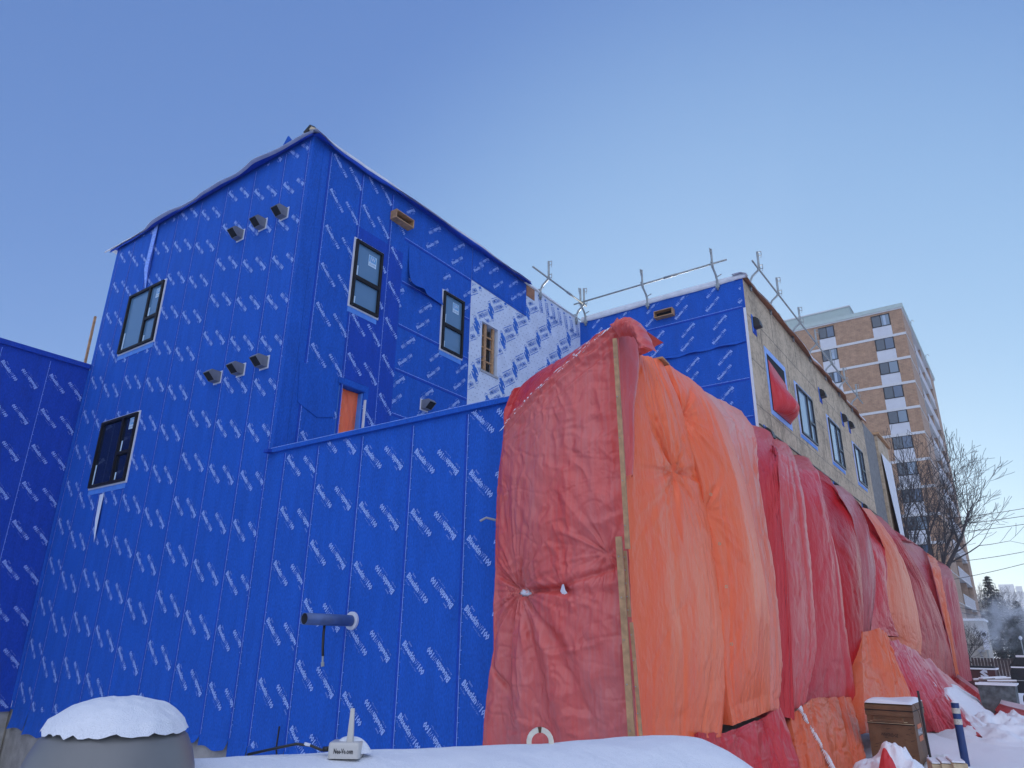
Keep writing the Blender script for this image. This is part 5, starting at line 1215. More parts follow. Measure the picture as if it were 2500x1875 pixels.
# ------------------------------------------------------------------ propane tank in the foreground
ax = Vector((0.483, 0.876, 0)).normalized(); side = Vector((ax.y, -ax.x, 0)); TC = Vector((-1.62, 2.28, 0.80)) - side * 0.04
def tank():
    t = thing("propane_tank", "big grey propane tank thickly covered with fresh snow in the foreground", "tank", (TC.x, TC.y, 0))
    Rr = 0.50; L0, L1 = -1.55, 0.80
    def shell(name, r, mat, a0=0, a1=2 * math.pi, na=48, noise=0.0, lo=L0, hi=L1, cap=True):
        prof = []
        n = 14
        for i in range(n + 1): th = math.pi / 2 * i / n; prof.append((lo - r * math.cos(th) * 0.62, r * math.sin(th)))
        for i in range(1, 40): prof.append((lo + (hi - lo) * i / 40, r))
        for i in range(n + 1): th = math.pi / 2 * (1 - i / n); prof.append((hi + r * math.cos(th) * 0.62, r * math.sin(th)))
        v = []; f = []
        for (s, rr) in prof:
            for k in range(na + 1):
                a = a0 + (a1 - a0) * k / na
                d = 0.0
                if noise:
                    d = noise * float(fbm(np.array([s * 3.0]), np.array([a * 2.0]), 5, 4)[0])
                p = TC + ax * s + side * (math.cos(a) * (rr + d * min(1, rr * 4))) + Vector((0, 0, math.sin(a) * (rr + d * min(1, rr * 4))))
                v.append(tuple(p))
        m_ = na + 1
        for i in range(len(prof) - 1):
            for k in range(na): q = i * m_ + k; f.append((q, q + m_, q + m_ + 1, q + 1))
        return mesh_obj(name, v, f, mat, t, True)
    M['tankgrey'] = simple("tank_paint", (0.17, 0.17, 0.165), 0.45, var=0.05)
    shell("body", Rr, M['tankgrey'])
    shell("snow", Rr + 0.055, M['snow_tank'], R(18), R(162), 60, 0.018)
    # domed lid over the valves
    dc = Vector((-2.145, 1.135, 1.20)) - Vector((0, 0, 0.0)); v = []; f = []; na = 48
    prof = [(0.222, 0.0), (0.222, 0.06), (0.219, 0.12), (0.212, 0.17), (0.200, 0.21), (0.183, 0.245), (0.14, 0.28), (0.07, 0.295), (0.001, 0.30)]
    for r0, z0 in prof:
        for k in range(na): a = 2 * math.pi * k / na; v.append((dc.x + r0 * math.cos(a), dc.y + r0 * math.sin(a), dc.z + z0))
    for i in range(len(prof) - 1):
        for k in range(na): f.append((i * na + k, i * na + (k + 1) % na, (i + 1) * na + (k + 1) % na, (i + 1) * na + k))
    lid = mesh_obj("valve_dome", v, f, M['tankgrey'], t, True)
    v = []; f = []; nr_ = 26; na = 90
    for i in range(nr_ + 1):
        for k in range(na):
            a = 2 * math.pi * k / na; rr = i / nr_
            w = 0.176 * (1 + 0.03 * float(fbm(np.array([math.cos(a) * 2.5 + 5]), np.array([math.sin(a) * 2.5]), 4, 3)[0]) * 2)
            edge = 0.010 * float(vnoise(np.array([a * 9]), np.array([0.5]), 7)[0])
            zz = 0.282 + 0.060 * (1 - rr ** 3.0) + 0.010 * float(fbm(np.array([math.cos(a) * rr * 3]), np.array([math.sin(a) * rr * 3]), 9, 3)[0])
            if i == nr_: zz = 0.262 + edge
            v.append((dc.x + w * rr * math.cos(a) * (1.03 if i == nr_ else 1), dc.y + w * rr * math.sin(a) * (1.03 if i == nr_ else 1), dc.z + zz))
    for i in range(nr_):
        for k in range(na): f.append((i * na + k, i * na + (k + 1) % na, (i + 1) * na + (k + 1) % na, (i + 1) * na + k))
    mesh_obj("snow_cap", v, f, M['snow_tank'], lid, True)
    # lifting lug: half ring of painted steel with a rust band
    M['lug'] = simple("cream_paint", (0.62, 0.58, 0.48), 0.5, var=0.15, scale=30); M['rust'] = simple("rust", (0.09, 0.035, 0.015), 0.8, var=0.4, scale=40)
    lc = Vector((-1.595, 2.42, 1.362)); pts = []
    m = MB(); n = 22
    view = Vector((0.80, 0.60, 0)); nrm = Vector((-0.60, 0.80, 0))
    def arc(a0, a1, r0, r1, w0):
        ps = []
        for i in range(13):
            a = a0 + (a1 - a0) * i / 12; ps.append((a))
        base = len(m.v)
        for a in ps:
            for rr, o in ((r0, -w0), (r1, -w0), (r1, w0), (r0, w0)): p = lc + view * math.cos(a) * rr + Vector((0, 0, math.sin(a) * rr)) + nrm * o; m.v.append(tuple(p))
        for i in range(12):
            for k in range(4): q = base + i * 4; m.f.append((q + k, q + (k + 1) % 4, q + 4 + (k + 1) % 4, q + 4 + k))
    arc(R(-10), R(190), 0.032, 0.050, 0.007); lg = m.build("lifting_lug", M['lug'], t)
    m = MB(); arc(R(84), R(100), 0.0315, 0.0506, 0.0078); m.build("rust_band", M['rust'], lg)
    for s in (-1.2, 0.35):
        m = MB(); c_ = TC + ax * s; m.rbox((c_.x, c_.y, 0.17), (0.9, 0.2, 0.36), Matrix.Rotation(math.atan2(side.y, side.x), 3, 'Z')); m.build("saddle", M['concrete'], t)
tank()
# tank level monitor on the snow
mt = thing("tank_monitor", "small white radio box with upright antenna half buried in the tank's snow", "tank monitor", (-1.93, 1.70, 1.38))
M['plastic'] = simple("cream_plastic", (0.52, 0.50, 0.46), 0.4, var=0.05)
vx = Vector((0.81, 0.585, 0)); vn = Vector((0.585, -0.81, 0))
rot = Matrix((( vx.x, -vn.x, 0), (vx.y, -vn.y, 0), (0, 0, 1)))
c0 = Vector((-1.875, 1.735, 1.380))
def bevel_box(name, c, sz, mat, parent, bev=0.006, taper=0.0):
    v = []; n = 6
    import itertools
    m = MB(); x, y, z = sz[0] / 2, sz[1] / 2, sz[2] / 2
    ring_ = []
    for cx_, cy_, a0 in ((x - bev, y - bev, 0), (-x + bev, y - bev, 90), (-x + bev, -y + bev, 180), (x - bev, -y + bev, 270)):
        for k in range(n + 1): a = R(a0 + 90 * k / n); ring_.append((cx_ + bev * math.cos(a), cy_ + bev * math.sin(a)))
    levels = [(-z, 1.0), (z - bev, 1.0 - taper), (z - bev * 0.3, (1.0 - taper) * 0.985), (z, (1.0 - taper) * 0.94)]
    for zz, s in levels:
        for (a, b) in ring_: p = rot @ Vector((a * s, b * s, zz)) + Vector(c); m.v.append(tuple(p))
    q = len(ring_)
    for i in range(len(levels) - 1):
        for k in range(q): m.f.append((i * q + k, i * q + (k + 1) % q, (i + 1) * q + (k + 1) % q, (i + 1) * q + k))
    m.f.append(tuple(3 * q + k for k in range(q)))
    return m.build(name, mat, parent, True)
bevel_box("case", c0, (0.098, 0.085, 0.045), M['plastic'], mt, 0.010)
bevel_box("antenna", c0 + vx * 0.012 + vn * 0.012 + Vector((0, 0, 0.068)), (0.022, 0.016, 0.100), M['plastic'], mt, 0.005, 0.42)
Pq = Print2D(); Pq.add(place(text_tris("Nee-Vo.com", 0.02, 0.0006), 0, 0, 0, 0.060), 0, 0, 0)
fp = c0 - vx * 0.030 + vn * 0.0435 + Vector((0, 0, -0.008))
Pq.build("lettering", tuple(fp), tuple(vx), tuple(vn), 0.0003, M['black'], mt)
m = MB(); s0 = c0 + Vector((0, 0, 0.018)) - vn * 0.02
v = []; f = []
for i in range(13):
    for k in range(32):
        a = 2 * math.pi * k / 32; rr = i / 12
        wv = 1 + 0.12 * math.sin(3 * a + 1)
        p = s0 + vx * (0.064 * rr * math.cos(a) * wv + 0.006) - vn * (0.05 * rr * math.sin(a)); v.append((p.x, p.y, p.z + 0.016 * (1 - rr ** 2.4) - 0.03 * rr ** 3))
for i in range(12):
    for k in range(32): f.append((i * 32 + k, i * 32 + (k + 1) % 32, (i + 1) * 32 + (k + 1) % 32, (i + 1) * 32 + k))
mesh_obj("snow_cap", v, f, M['snow_tank'], mt, True)
m = MB(); a = c0 - vx * 0.049
m.tube([a, a - vx * 0.03 + Vector((0, 0, -0.004)), a - vx * 0.065 + Vector((0, 0, 0.008)), a - vx * 0.11 + Vector((0, 0, 0.012)), a - vx * 0.16 + Vector((0, 0, 0.002)), a - vx * 0.26 + Vector((0, 0, -0.02))], 0.0042, 8)
m.tube([a - vx * 0.006, a - vx * 0.024 + Vector((0, 0, -0.002))], 0.0075, 8)
m.build("cable", M['black'], mt, True)
m = MB(); m.tube([a - vx * 0.066 + Vector((0, 0, 0.009)), a - vx * 0.085 + Vector((0, 0, 0.0125))], 0.0052, 8); m.build("cable_tag", M['whitetrim'], mt, True)

# ------------------------------------------------------------------ brown jobsite chest and things near it
M['chest'] = simple("worn_brown_paint", (0.15, 0.075, 0.033), 0.6, var=0.25, scale=5, bump=0.2)
M['chest_side'] = M['chest']
ch = thing("tool_chest", "scratched brown steel tool chest with snow on its lid", "tool chest", (-2.25, 13.9, 0))
m = MB(); m.box(-2.61, -1.95, 13.36, 14.5, 0.12, 0.72); m.build("body", M['chest'], ch)
m = MB(); m.prism([(-2.62, 13.34, 0.72), (-2.62, 13.34, 0.86), (-2.62, 13.42, 0.90), (-2.62, 14.44, 0.90), (-2.62, 14.52, 0.86), (-2.62, 14.52, 0.72)], (0.68, 0, 0)); m.build("lid", M['chest'], ch)
m = MB(); m.box(-2.625, -1.935, 13.33, 14.53, 0.795, 0.806); m.box(-2.615, -1.945, 13.352, 13.36, 0.60, 0.615); m.build("lid_seam", M['void'], ch)
m = MB(); m.tube([(-2.52, 13.30, 0.655), (-2.08, 13.30, 0.655)], 0.013, 8); m.bar((-2.50, 13.30, 0.655), (-2.50, 13.36, 0.70), 0.02); m.bar((-2.10, 13.30, 0.655), (-2.10, 13.36, 0.70), 0.02); m.build("handle", M['chest'], ch)
m = MB(); m.box(-2.57, -2.04, 13.352, 13.359, 0.635, 0.645); m.box(-2.60, -1.96, 13.350, 13.3585, 0.612, 0.620); m.build("trim_strip", M['lumber_pale'], ch)
m = MB(); m.box(-2.58, -2.42, 13.4, 14.4, 0.02, 0.12); m.box(-2.14, -1.98, 13.4, 14.4, 0.02, 0.12); m.build("skid", M['chest'], ch)
Pq = Print2D(); Pq.add(place(text_tris("WESTRIDGE", 0.07, 0.0), 0, 0, 0, 0.24), -2.44, 0.43, R(-2)); Pq.build("lettering", (0, 13.36, 0), (1, 0, 0), (0, -1, 0), 0.002, M['void'], ch)
m = MB(); m.box(-1.9495, -1.945, 13.62, 14.0, 0.54, 0.60); m.box(-1.9495, -1.945, 13.66, 14.0, 0.36, 0.43)
M['orange_label'] = simple("orange_sticker", (0.62, 0.16, 0.06), 0.6, var=0.1); m.build("label", M['orange_label'], ch)
Pq = Print2D(); Pq.add(place(text_tris("KNAACK", 0.12, 0.003), 0, 0, 0, 0.42), 13.6, 0.45, 0); Pq.build("lettering", (-1.95, 0, 0), (0, 1, 0), (1, 0, 0), 0.003, M['whitetrim'], ch)
m = MB(); r3 = random.Random(4)
for k in range(26):
    x = -2.58 + 0.6 * r3.random(); z = 0.14 + 0.42 * r3.random() ; L_ = 0.015 + 0.05 * r3.random(); a = r3.random() * 0.8 - 0.4
    m.bar((x, 13.359, z), (x + L_ * math.cos(a), 13.359, z + L_ * math.sin(a)), 0.003, 0.004)
m.build("scratches", M['void'], ch)
v = []; f = []
for i in range(25):
    for j in range(33):
        a = i / 24; b = j / 32; e = min(a, 1 - a, b * 1.5, (1 - b) * 1.5)
        v.append((-2.62 + 0.68 * a, 13.36 + 1.15 * b, 0.895 + 0.05 * min(1, e * 9) ** 0.5 * (1 + 0.3 * math.sin(a * 5 + b * 4))))
for i in range(24):
    for j in range(32): q = i * 33 + j; f.append((q, q + 33, q + 34, q + 1))
mesh_obj("snow", v, f, M['snow'], ch, True)

bp = thing("marker_post", "dark blue round post with two white reflective bands standing in the snow", "post", (-1.43, 14.3, 0))
M['navy'] = simple("navy_plastic", (0.012, 0.04, 0.15), 0.45, var=0.1); M['tape_pale'] = simple("reflective_tape", (0.55, 0.52, 0.45), 0.4, var=0.25, scale=40)
m = MB(); m.tube([(-1.455, 14.3, -0.1), (-1.455, 14.3, 0.905)], 0.058, 20); m.build("tube", M['navy'], bp, False)
for z in (0.80, 0.64):
    m = MB(); m.tube([(-1.455, 14.3, z - 0.05), (-1.455, 14.3, z + 0.03)], 0.060, 20); m.build("reflective_band", M['tape_pale'], bp)
m = MB(); m.tube([(-1.455, 14.3, 0.905), (-1.455, 14.3, 0.92), (-1.455, 14.3, 0.93)], [0.056, 0.045, 0.01], 16); m.build("snow_cap", M['snow'], bp, True)
rd = thing("steel_rod", "thin rusty steel rod leaning upright in front of the tool chest", "rod", (-1.72, 12.7, 0))
m = MB(); m.tube([(-1.715, 12.75, -0.05), (-1.735, 12.75, 0.6), (-1.742, 12.75, 1.13)], 0.017, 8); m.build("rod", M['bark'], rd, True)
m = MB(); m.tube([(-1.90, 13.3, 0.90), (-1.85, 13.28, 0.8), (-1.83, 13.25, 0.55), (-1.80, 13.2, 0.3)], 0.004, 5); o = thing("red_wire", "thin red wire dangling beside the chest", "wire", (-1.85, 13.3, 0)); m.build("strand", T['red'] if False else M['rust'], o)
sp_ = [(-1.66, 12.5, 0.17, 0.11, 0.5, "pale sawn lumber end, leftmost in the row before the blue post"), (-1.53, 12.45, 0.19, 0.12, 0.5, "snow dusted lumber block in the middle of the row before the blue post"), (-1.38, 12.4, 0.22, 0.17, 0.55, "largest stack of sawn lumber right before the blue post")]
for (x, y, h, w, L_, lb) in sp_:
    o = thing("lumber_block", lb, "lumber", (x, y, 0), "sawn lumber lying in the snow")
    m = MB(); nlay = 1 if w < 0.15 else 3; 
    for q in range(nlay): m.rbox((x, y, 0.06 + h * (q + 0.5) / nlay), (w, L_, h / nlay - 0.006), Matrix.Rotation(0.25 + 0.03 * q, 3, 'Z'))
    m.build("timber", M['lumber_pale'], o)
    m = MB(); m.rbox((x, y, 0.065 + h + 0.012), (w * 0.9, L_ * 0.95, 0.022), Matrix.Rotation(0.25, 3, 'Z')); m.build("snow", M['snow'], o)
# snow pile over a crumpled tarp
def mound(name, label, cat, cx, cy, rx, ry, h, seed, mat, parent=None, z0=-0.03, hole=None, rough=0.35):
    v = []; f = []; n, na = 40, 72
    for i in range(n + 1):
        for k in range(na):
            a = 2 * math.pi * k / na; rr = i / n; x = cx + rx * rr * math.cos(a); y = cy + ry * rr * math.sin(a)
            hh = h * (1 - rr ** 2) * (1 + rough * float(fbm(np.array([x * 4]), np.array([y * 4]), seed, 4)[0]) * 2) + 0.05 * float(fbm(np.array([x * 11]), np.array([y * 11]), seed + 3, 3)[0]) * (1 - rr)
            v.append((x, y, z0 + max(0, hh)))
    for i in range(n):
        for k in range(na): f.append((i * na + k, (i + 1) * na + k, (i + 1) * na + (k + 1) % na, i * na + (k + 1) % na))
    o = mesh_obj(name, v, f, M[mat] if isinstance(mat, str) else mat, parent, True, np.array([(q[0], q[1]) for q in v]))
    if label: tag(o, label, cat)
    return o
mound("snow_pile", "lumpy snow pile in front of the tool chest with red tarp showing", "snow pile", -2.02, 11.55, 0.62, 0.9, 0.42, 4, 'snow')
o = mound("crumpled_tarp", "crumpled red tarp scrap poking out of the snow pile before the chest", "tarp", -1.98, 10.95, 0.20, 0.3, 0.40, 14, T['red'])
mound("snow_pile", "small snow hump beside the lumber and the blue post", "snow pile", -1.70, 14.0, 0.35, 0.5, 0.20, 24, 'snow')
mound("snow_bank", "low snow bank under the far right end of the red tarps", "snow bank", -1.2, 20.5, 1.4, 3.0, 0.35, 34, 'snow')

# ------------------------------------------------------------------ brick tower
tw = thing("brick_tower", "twelve storey tan brick apartment tower with white bands behind the building", "building", (-14, 90, 0))
TO = (0, 80, 0)
XL, XR = -19.6, -6.42
STO = 2.725; B0z = 33.20
bands = [B0z - STO * k for k in range(12)]
m = MB(TO, P1U, P1N)
m.lbox(XL, XR, -0.5, 36.05, -0.4, 0); m.build("front_wall", M['brick'], tw)
m = MB(); m.box(-6.82, -6.42, 80.4, 86.8, -0.5, 36.05); m.box(-6.72, -6.42, 101.0, 107.0, -0.5, 36.05); m.build("side_wall", M['brick_side'], tw)
m = MB(); m.box(XL, -8.0, 81, 107, -0.5, 36.0); m.box(-8.0, -7.4, 86.8, 101, -0.5, 36.0); m.build("core", M['brick'], tw)
m = MB(TO, P1U, P1N); m.lbox(XL - 0.1, XR + 0.12, 36.05, 36.18, -27, 0.10); m.build("cornice", M['band'], tw)
m = MB(TO, P1U, P1N); m.lbox(XL - 0.2, XR + 0.2, 36.18, 36.62, -27.1, 0.18); m.build("parapet", M['roofgreen'], tw)
m = MB(); m.box(-24, -11.75, 82.5, 98, 36.6, 38.75); m.build("penthouse", M['roofgreen'], tw)
m = MB(); m.box(-24.1, -11.65, 82.4, 98.1, 38.75, 38.9); m.build("penthouse_cap", M['band'], tw)
m = MB(); m.tube([(-12.5, 82.45, 37.1), (-12.5, 82.2, 37.1)], 0.45, 16); m.build("roof_vent", M['black'], tw)
m = MB(TO, P1U, P1N)
for zb in bands: m.lbox(XL, XR + 0.05, zb - 0.14, zb + 0.12, 0.0, 0.06)
m.build("band", M['band'], tw)
m = MB()
for zb in bands: m.box(-6.42, -6.38, 80.0, 86.8, zb - 0.05, zb + 0.02)
m.build("side_band", M['band'], tw)
r5 = random.Random(11)
M['tglass'] = [glass_mat("tower_glass_%d" % k, c, 0.04, 0.7) for k, c in enumerate(((0.03, 0.05, 0.07), (0.05, 0.09, 0.15), (0.12, 0.18, 0.24)))]
M['curtain'] = simple("pale_curtain", (0.30, 0.38, 0.48), 0.8, var=0.1)
for k, zb in enumerate(bands):
    for (x0, x1) in ((-9.45, -7.62), (-14.92, -13.27), (-19.3, -17.9)):
        z0, z1 = zb + 1.24, zb + 2.62
        w_ = bpy.data.objects.new("window", None); w_.location = Vector(((x0 + x1) / 2, 80, z0)) - Vector(tw.location); link(w_, tw)
        m = MB(TO, P1U, P1N); t = 0.09
        m.lbox(x0, x0 + t, z0, z1, 0, 0.05); m.lbox(x1 - t, x1, z0, z1, 0, 0.05); m.lbox(x0 + t, x1 - t, z0, z0 + t, 0, 0.05); m.lbox(x0 + t, x1 - t, z1 - t, z1, 0, 0.05); xm = (x0 + x1) / 2; m.lbox(xm - 0.04, xm + 0.04, z0 + t, z1 - t, 0, 0.045)
        m.build("frame", M['frame'], w_)
        m = MB(TO, P1U, P1N); m.lbox(x0 + t, xm - 0.04, z0 + t, z1 - t, 0.003, 0.02); m.build("pane", M['tglass'][0], w_)
        m = MB(TO, P1U, P1N); m.lbox(xm + 0.04, x1 - t, z0 + t, z1 - t, 0.003, 0.02); m.build("pane", M['tglass'][1 + (k + (x0 > -10)) % 2], w_)
        if r5.random() < 0.5:
            m = MB(TO, P1U, P1N); a = xm + 0.06 + 0.3 * r5.random(); m.lbox(a, min(x1 - 0.12, a + 0.25), z0 + 0.12, z1 - 0.12, 0.0205, 0.024); m.build("curtain", M['curtain'], w_)
        m = MB(TO, P1U, P1N); m.lbox(x0, x1, zb + 0.12, z0 - 0.002, 0.0, 0.02); m.build("spandrel", M['panel'], tw)
# balconies on the side
for k, zb in enumerate(bands):
    b_ = bpy.data.objects.new("balcony", None); b_.location = Vector((-6.5, 94, zb)) - Vector(tw.location); link(b_, tw)
    m = MB(); m.box(-7.4, -6.30, 86.9, 100.9, zb - 0.1, zb + 0.06); m.build("slab", M['band'], b_)
    m = MB(); m.box(-6.34, -6.31, 86.9, 100.9, zb + 1.05, zb + 1.10)
    y = 86.95
    while y < 100.9: m.box(-6.34, -6.31, y, y + 0.05, zb + 0.06, zb + 1.05); y += 0.45
    m.build("railing", M['whitetrim'], b_)
    m = MB(); m.box(-7.38, -7.36, 87.6, 90.4, zb + 0.1, zb + 2.2); m.box(-7.38, -7.36, 92.6, 95.4, zb + 0.1, zb + 2.2); m.box(-7.38, -7.36, 97, 99.8, zb + 0.1, zb + 2.2); m.build("balcony_glazing", M['tglass'][2], b_)
m = MB(); m.box(-7.4, -6.35, 93.7, 93.9, -0.5, 36.0); m.box(-7.4, -6.30, 100.9, 101.0, -0.5, 36); m.build("balcony_divider", M['brick_side'], tw)
m = MB(); m.tube([(-6.3, 87, 36.6), (-6.25, 87, 37.2), (-6.1, 87, 37.35), (-5.95, 87, 37.1)], 0.04, 6); m.tube([(-6.3, 99.6, 36.6), (-6.25, 99.6, 37.3), (-6.0, 99.6, 37.4), (-5.9, 99.6, 37.1)], 0.04, 6); m.build("roof_hook", M['galv'], tw)

# ------------------------------------------------------------------ bare trees
def bare_tree(label, base, height, seed, spread=0.5, mat='bark', r0=0.25, lean=(0, 0), levels=6, first=0.30, name="bare_tree", minr=0.022, grp=None):
    rg = random.Random(seed)
    t = thing(name, label, "tree", base, grp)
    trunk = MB(); crown = MB()
    def grow(p, d, L, r, lv):
        n = 4 if lv < 3 else 3; pts = [p]; rs = [r]; q = Vector(p); dd = Vector(d); kids = []
        for i in range(n):
            w = 0.06 if lv < 2 else 0.10
            dd = (dd + Vector((rg.gauss(0, w), rg.gauss(0, w), rg.gauss(0.05, 0.04)))).normalized()
            q = q + dd * (L / n); pts.append(q.copy()); rs.append(max(minr * 0.6, r * (1 - 0.38 * (i + 1) / n)))
            if lv >= 1 and lv < levels and i < n - 1 and rg.random() < 0.85: kids.append((q.copy(), rs[-1], dd.copy(), i))
        (trunk if lv == 0 else crown).tube(pts, rs, 7 if lv < 2 else (5 if lv < 3 else 3), cap=False)
        if lv >= levels: return
        nb = rg.choice((4, 5)) if lv == 0 else 2 + (lv < 3)
        for b in range(nb):
            ang = rg.uniform(0.18, 0.5) * (0.8 + spread); az = 6.283 * (b + rg.random() * 0.7) / nb
            x = dd.orthogonal().normalized(); y = dd.cross(x)
            nd = (dd * math.cos(ang) + (x * math.cos(az) + y * math.sin(az)) * math.sin(ang)).normalized()
            grow(q, nd, height * 0.235 * rg.uniform(0.85, 1.15) if lv == 0 else L * rg.uniform(0.68, 0.84), rs[-1] * rg.uniform(0.6, 0.8), lv + 1)
        for (kp, kr, kd, i) in kids:
            ang = rg.uniform(0.45, 0.8); az = rg.uniform(0, 6.283); x = kd.orthogonal().normalized(); y = kd.cross(x)
            nd = (kd * math.cos(ang) + (x * math.cos(az) + y * math.sin(az)) * math.sin(ang)).normalized()
            grow(kp, nd, L * rg.uniform(0.5, 0.75), kr * 0.45, min(levels, lv + 2))
    grow(Vector(base), Vector((lean[0], lean[1], 1)).normalized(), height * first, r0, 0)
    trunk.build("trunk", M[mat], t, True); crown.build("crown", M[mat], t, False)
    return t
bare_tree("largest bare tree leaning right beside the tower behind the last tarps", (-5.9, 62, -0.4), 13.2, 5, 0.55, r0=0.40, lean=(0.16, 0), first=0.50)
bare_tree("bare tree with thin upright branches in front of the tower's lower windows", (-8.9, 61, -0.4), 13.0, 8, 0.5, r0=0.26, lean=(0.06, 0), first=0.42)
bare_tree("low bare bush of twigs just right of the maroon end tarp", (-4.35, 50, 0.6), 2.9, 21, 0.8, r0=0.06, lean=(0.5, 0), levels=5, first=0.2, name="bare_bush", minr=0.008)

# ------------------------------------------------------------------ spruces and frosted trees
def spruce(label, base, h, rad, seed, mat='needle', tiers=34, per=24, name="spruce_tree"):
    rg = random.Random(seed); t = thing(name, label, "tree", base, "evergreens on the far street")
    m = MB(); b = Vector(base); m.tube([b, b + Vector((0, 0, h * 0.98))], [h * 0.018, 0.02], 6); m.build("trunk", M['bark_far'], t)
    v = []; f = []
    for i in range(tiers):
        k = i / tiers; z = h * (0.06 + 0.93 * k); r = rad * (1 - k) ** 0.85 + 0.12
        for j in range(int(per * (1 - 0.5 * k))):
            a = rg.uniform(0, 6.283); L = r * rg.uniform(0.65, 1.12); droop = rg.uniform(0.05, 0.3)
            for s in range(16):
                q = rg.random() ** 0.7; p = b + Vector((math.cos(a) * L * q, math.sin(a) * L * q, z - droop * L * q + 0.1 * L * q * q + rg.gauss(0, 0.06)))
                w = (0.14 + 0.16 * (1 - q) * (L / rad)) * h / 10; dr = Vector((math.cos(a + rg.uniform(-1, 1)), math.sin(a + rg.uniform(-1, 1)), rg.uniform(-0.7, 0.1))).normalized()
                sd = dr.cross(Vector((0, 0, 1))).normalized(); c = len(v)
                v += [tuple(p - sd * w * 0.35), tuple(p + dr * w * 1.9), tuple(p + sd * w * 0.35), tuple(p - dr * w * 0.4 + Vector((0, 0, 0.03)))]
                f.append((c, c + 1, c + 2, c + 3))
    mesh_obj("crown", v, f, M[mat], t); return t
spruce("tall pointed spruce between the tower and the castle like roof", (-5.1, 110, -0.5), 11.3, 3.6, 3)
spruce("wide spruce cut off by the right edge of the photo", (-1.0, 92, -0.5), 6.8, 3.4, 5)
spruce("short spruce low in the steam behind the fence", (-3.2, 100, -0.5), 6.0, 3.2, 9)
spruce("broad dark spruce standing right of the pointed spruce", (-2.9, 118, -0.5), 8.6, 3.8, 15)
bare_tree("frosty slender tree between the tower edge and the pointed spruce", (-7.0, 112, -0.5), 9.5, 31, 0.3, 'frosted', 0.12, first=0.25, name="frosted_tree", minr=0.03)
for k, (x, y, h, lb) in enumerate(((-8.2, 190, 11, "frosted tree below the castle like roof nearest the spruce"), (-5.5, 185, 11.5, "frosted tree in the middle below the castle like roof"), (-2.6, 175, 9.5, "frosted tree at the right photo edge below the castle like roof"))):
    bare_tree(lb, (x, y, -0.5), h, 40 + k, 0.9, 'frosted', 0.18, first=0.18, name="frosted_tree", minr=0.05, grp="frosted trees on the far street")

# castle-like building far off
cs = thing("crenellated_building", "pale grey far building with a crenellated castle like roof line", "building", (-2, 255, 0))
M['hazestone'] = simple("far_stone", (0.60, 0.60, 0.58), 0.9, var=0.06, scale=0.5)  # stone lightened so its colour carries the distance haze
m = MB(); m.box(-10.2, 14, 250, 262, -1, 17.2); m.box(-9.3, -5.8, 249.5, 255, 17.2, 19.3); m.build("wall", M['hazestone'], cs)
m = MB()
x = -5.4
while x < 13: m.box(x, x + 1.5, 249.5, 251, 17.2, 18.7); x += 2.5
m.build("battlement", M['hazestone'], cs)
m = MB(); m.box(-10.2, 14, 249.9, 250, 14.5, 15.0); m.build("string_course", M['band'], cs)
hs = thing("gabled_house", "pale house with a low gable at the right edge behind the fence", "house", (1, 75, 0))
m = MB(); m.prism([(-1.6, 75, -0.4), (4.5, 75, -0.4), (4.5, 75, 1.9), (1.5, 75, 3.4), (-1.6, 75, 1.9)], (0, 6, 0)); m.build("wall", M['panel'], hs)
m = MB(); m.prism([(-1.9, 74.6, 1.85), (1.5, 74.6, 3.5), (4.8, 74.6, 1.85), (4.8, 74.6, 2.05), (1.5, 74.6, 3.72), (-1.9, 74.6, 2.05)], (0, 6.8, 0)); m.build("roof", M['snow'], hs)

# beige shed with the steaming vent
sh = thing("beige_shed", "beige flat sided shed half hidden by steam right of the last tarp", "shed", (-4, 60, 0))
M['beige'] = simple("beige_siding", (0.42, 0.39, 0.34), 0.8, var=0.06, scale=2)
m = MB(); m.box(-7.6, -3.55, 60, 64, -0.5, 3.6); m.build("wall", M['beige'], sh)
m = MB(); m.box(-7.6, -3.53, 59.97, 60, 2.02, 2.07); m.build("seam", M['frame'], sh)
m = MB(); m.box(-4.15, -3.75, 59.6, 60, 1.62, 1.76); m.bar((-4.05, 59.7, 1.62), (-3.95, 59.95, 1.1), 0.05); m.build("wall_unit", M['greytrim'], sh)
m = MB(); m.box(-7.7, -3.45, 59.9, 64.1, 3.6, 3.75); m.build("roof", M['snow'], sh)
sg = thing("street_sign", "white street sign with a round black symbol on a thin post by the shed", "sign", (-3.45, 57, 0))
m = MB(); m.tube([(-3.45, 57, -0.6), (-3.45, 57, 2.9)], 0.035, 8); m.build("post", M['galv'], sg)
m = MB(); m.box(-3.62, -3.28, 56.95, 56.965, 2.38, 2.92); m.box(-3.60, -3.28, 56.95, 56.965, 1.75, 2.33); m.build("plate", M['whitetrim'], sg)
m = MB(); m.tube([(-3.45, 56.949, 2.66), (-3.45, 56.944, 2.66)], 0.13, 16); m.build("symbol", M['black'], sg)

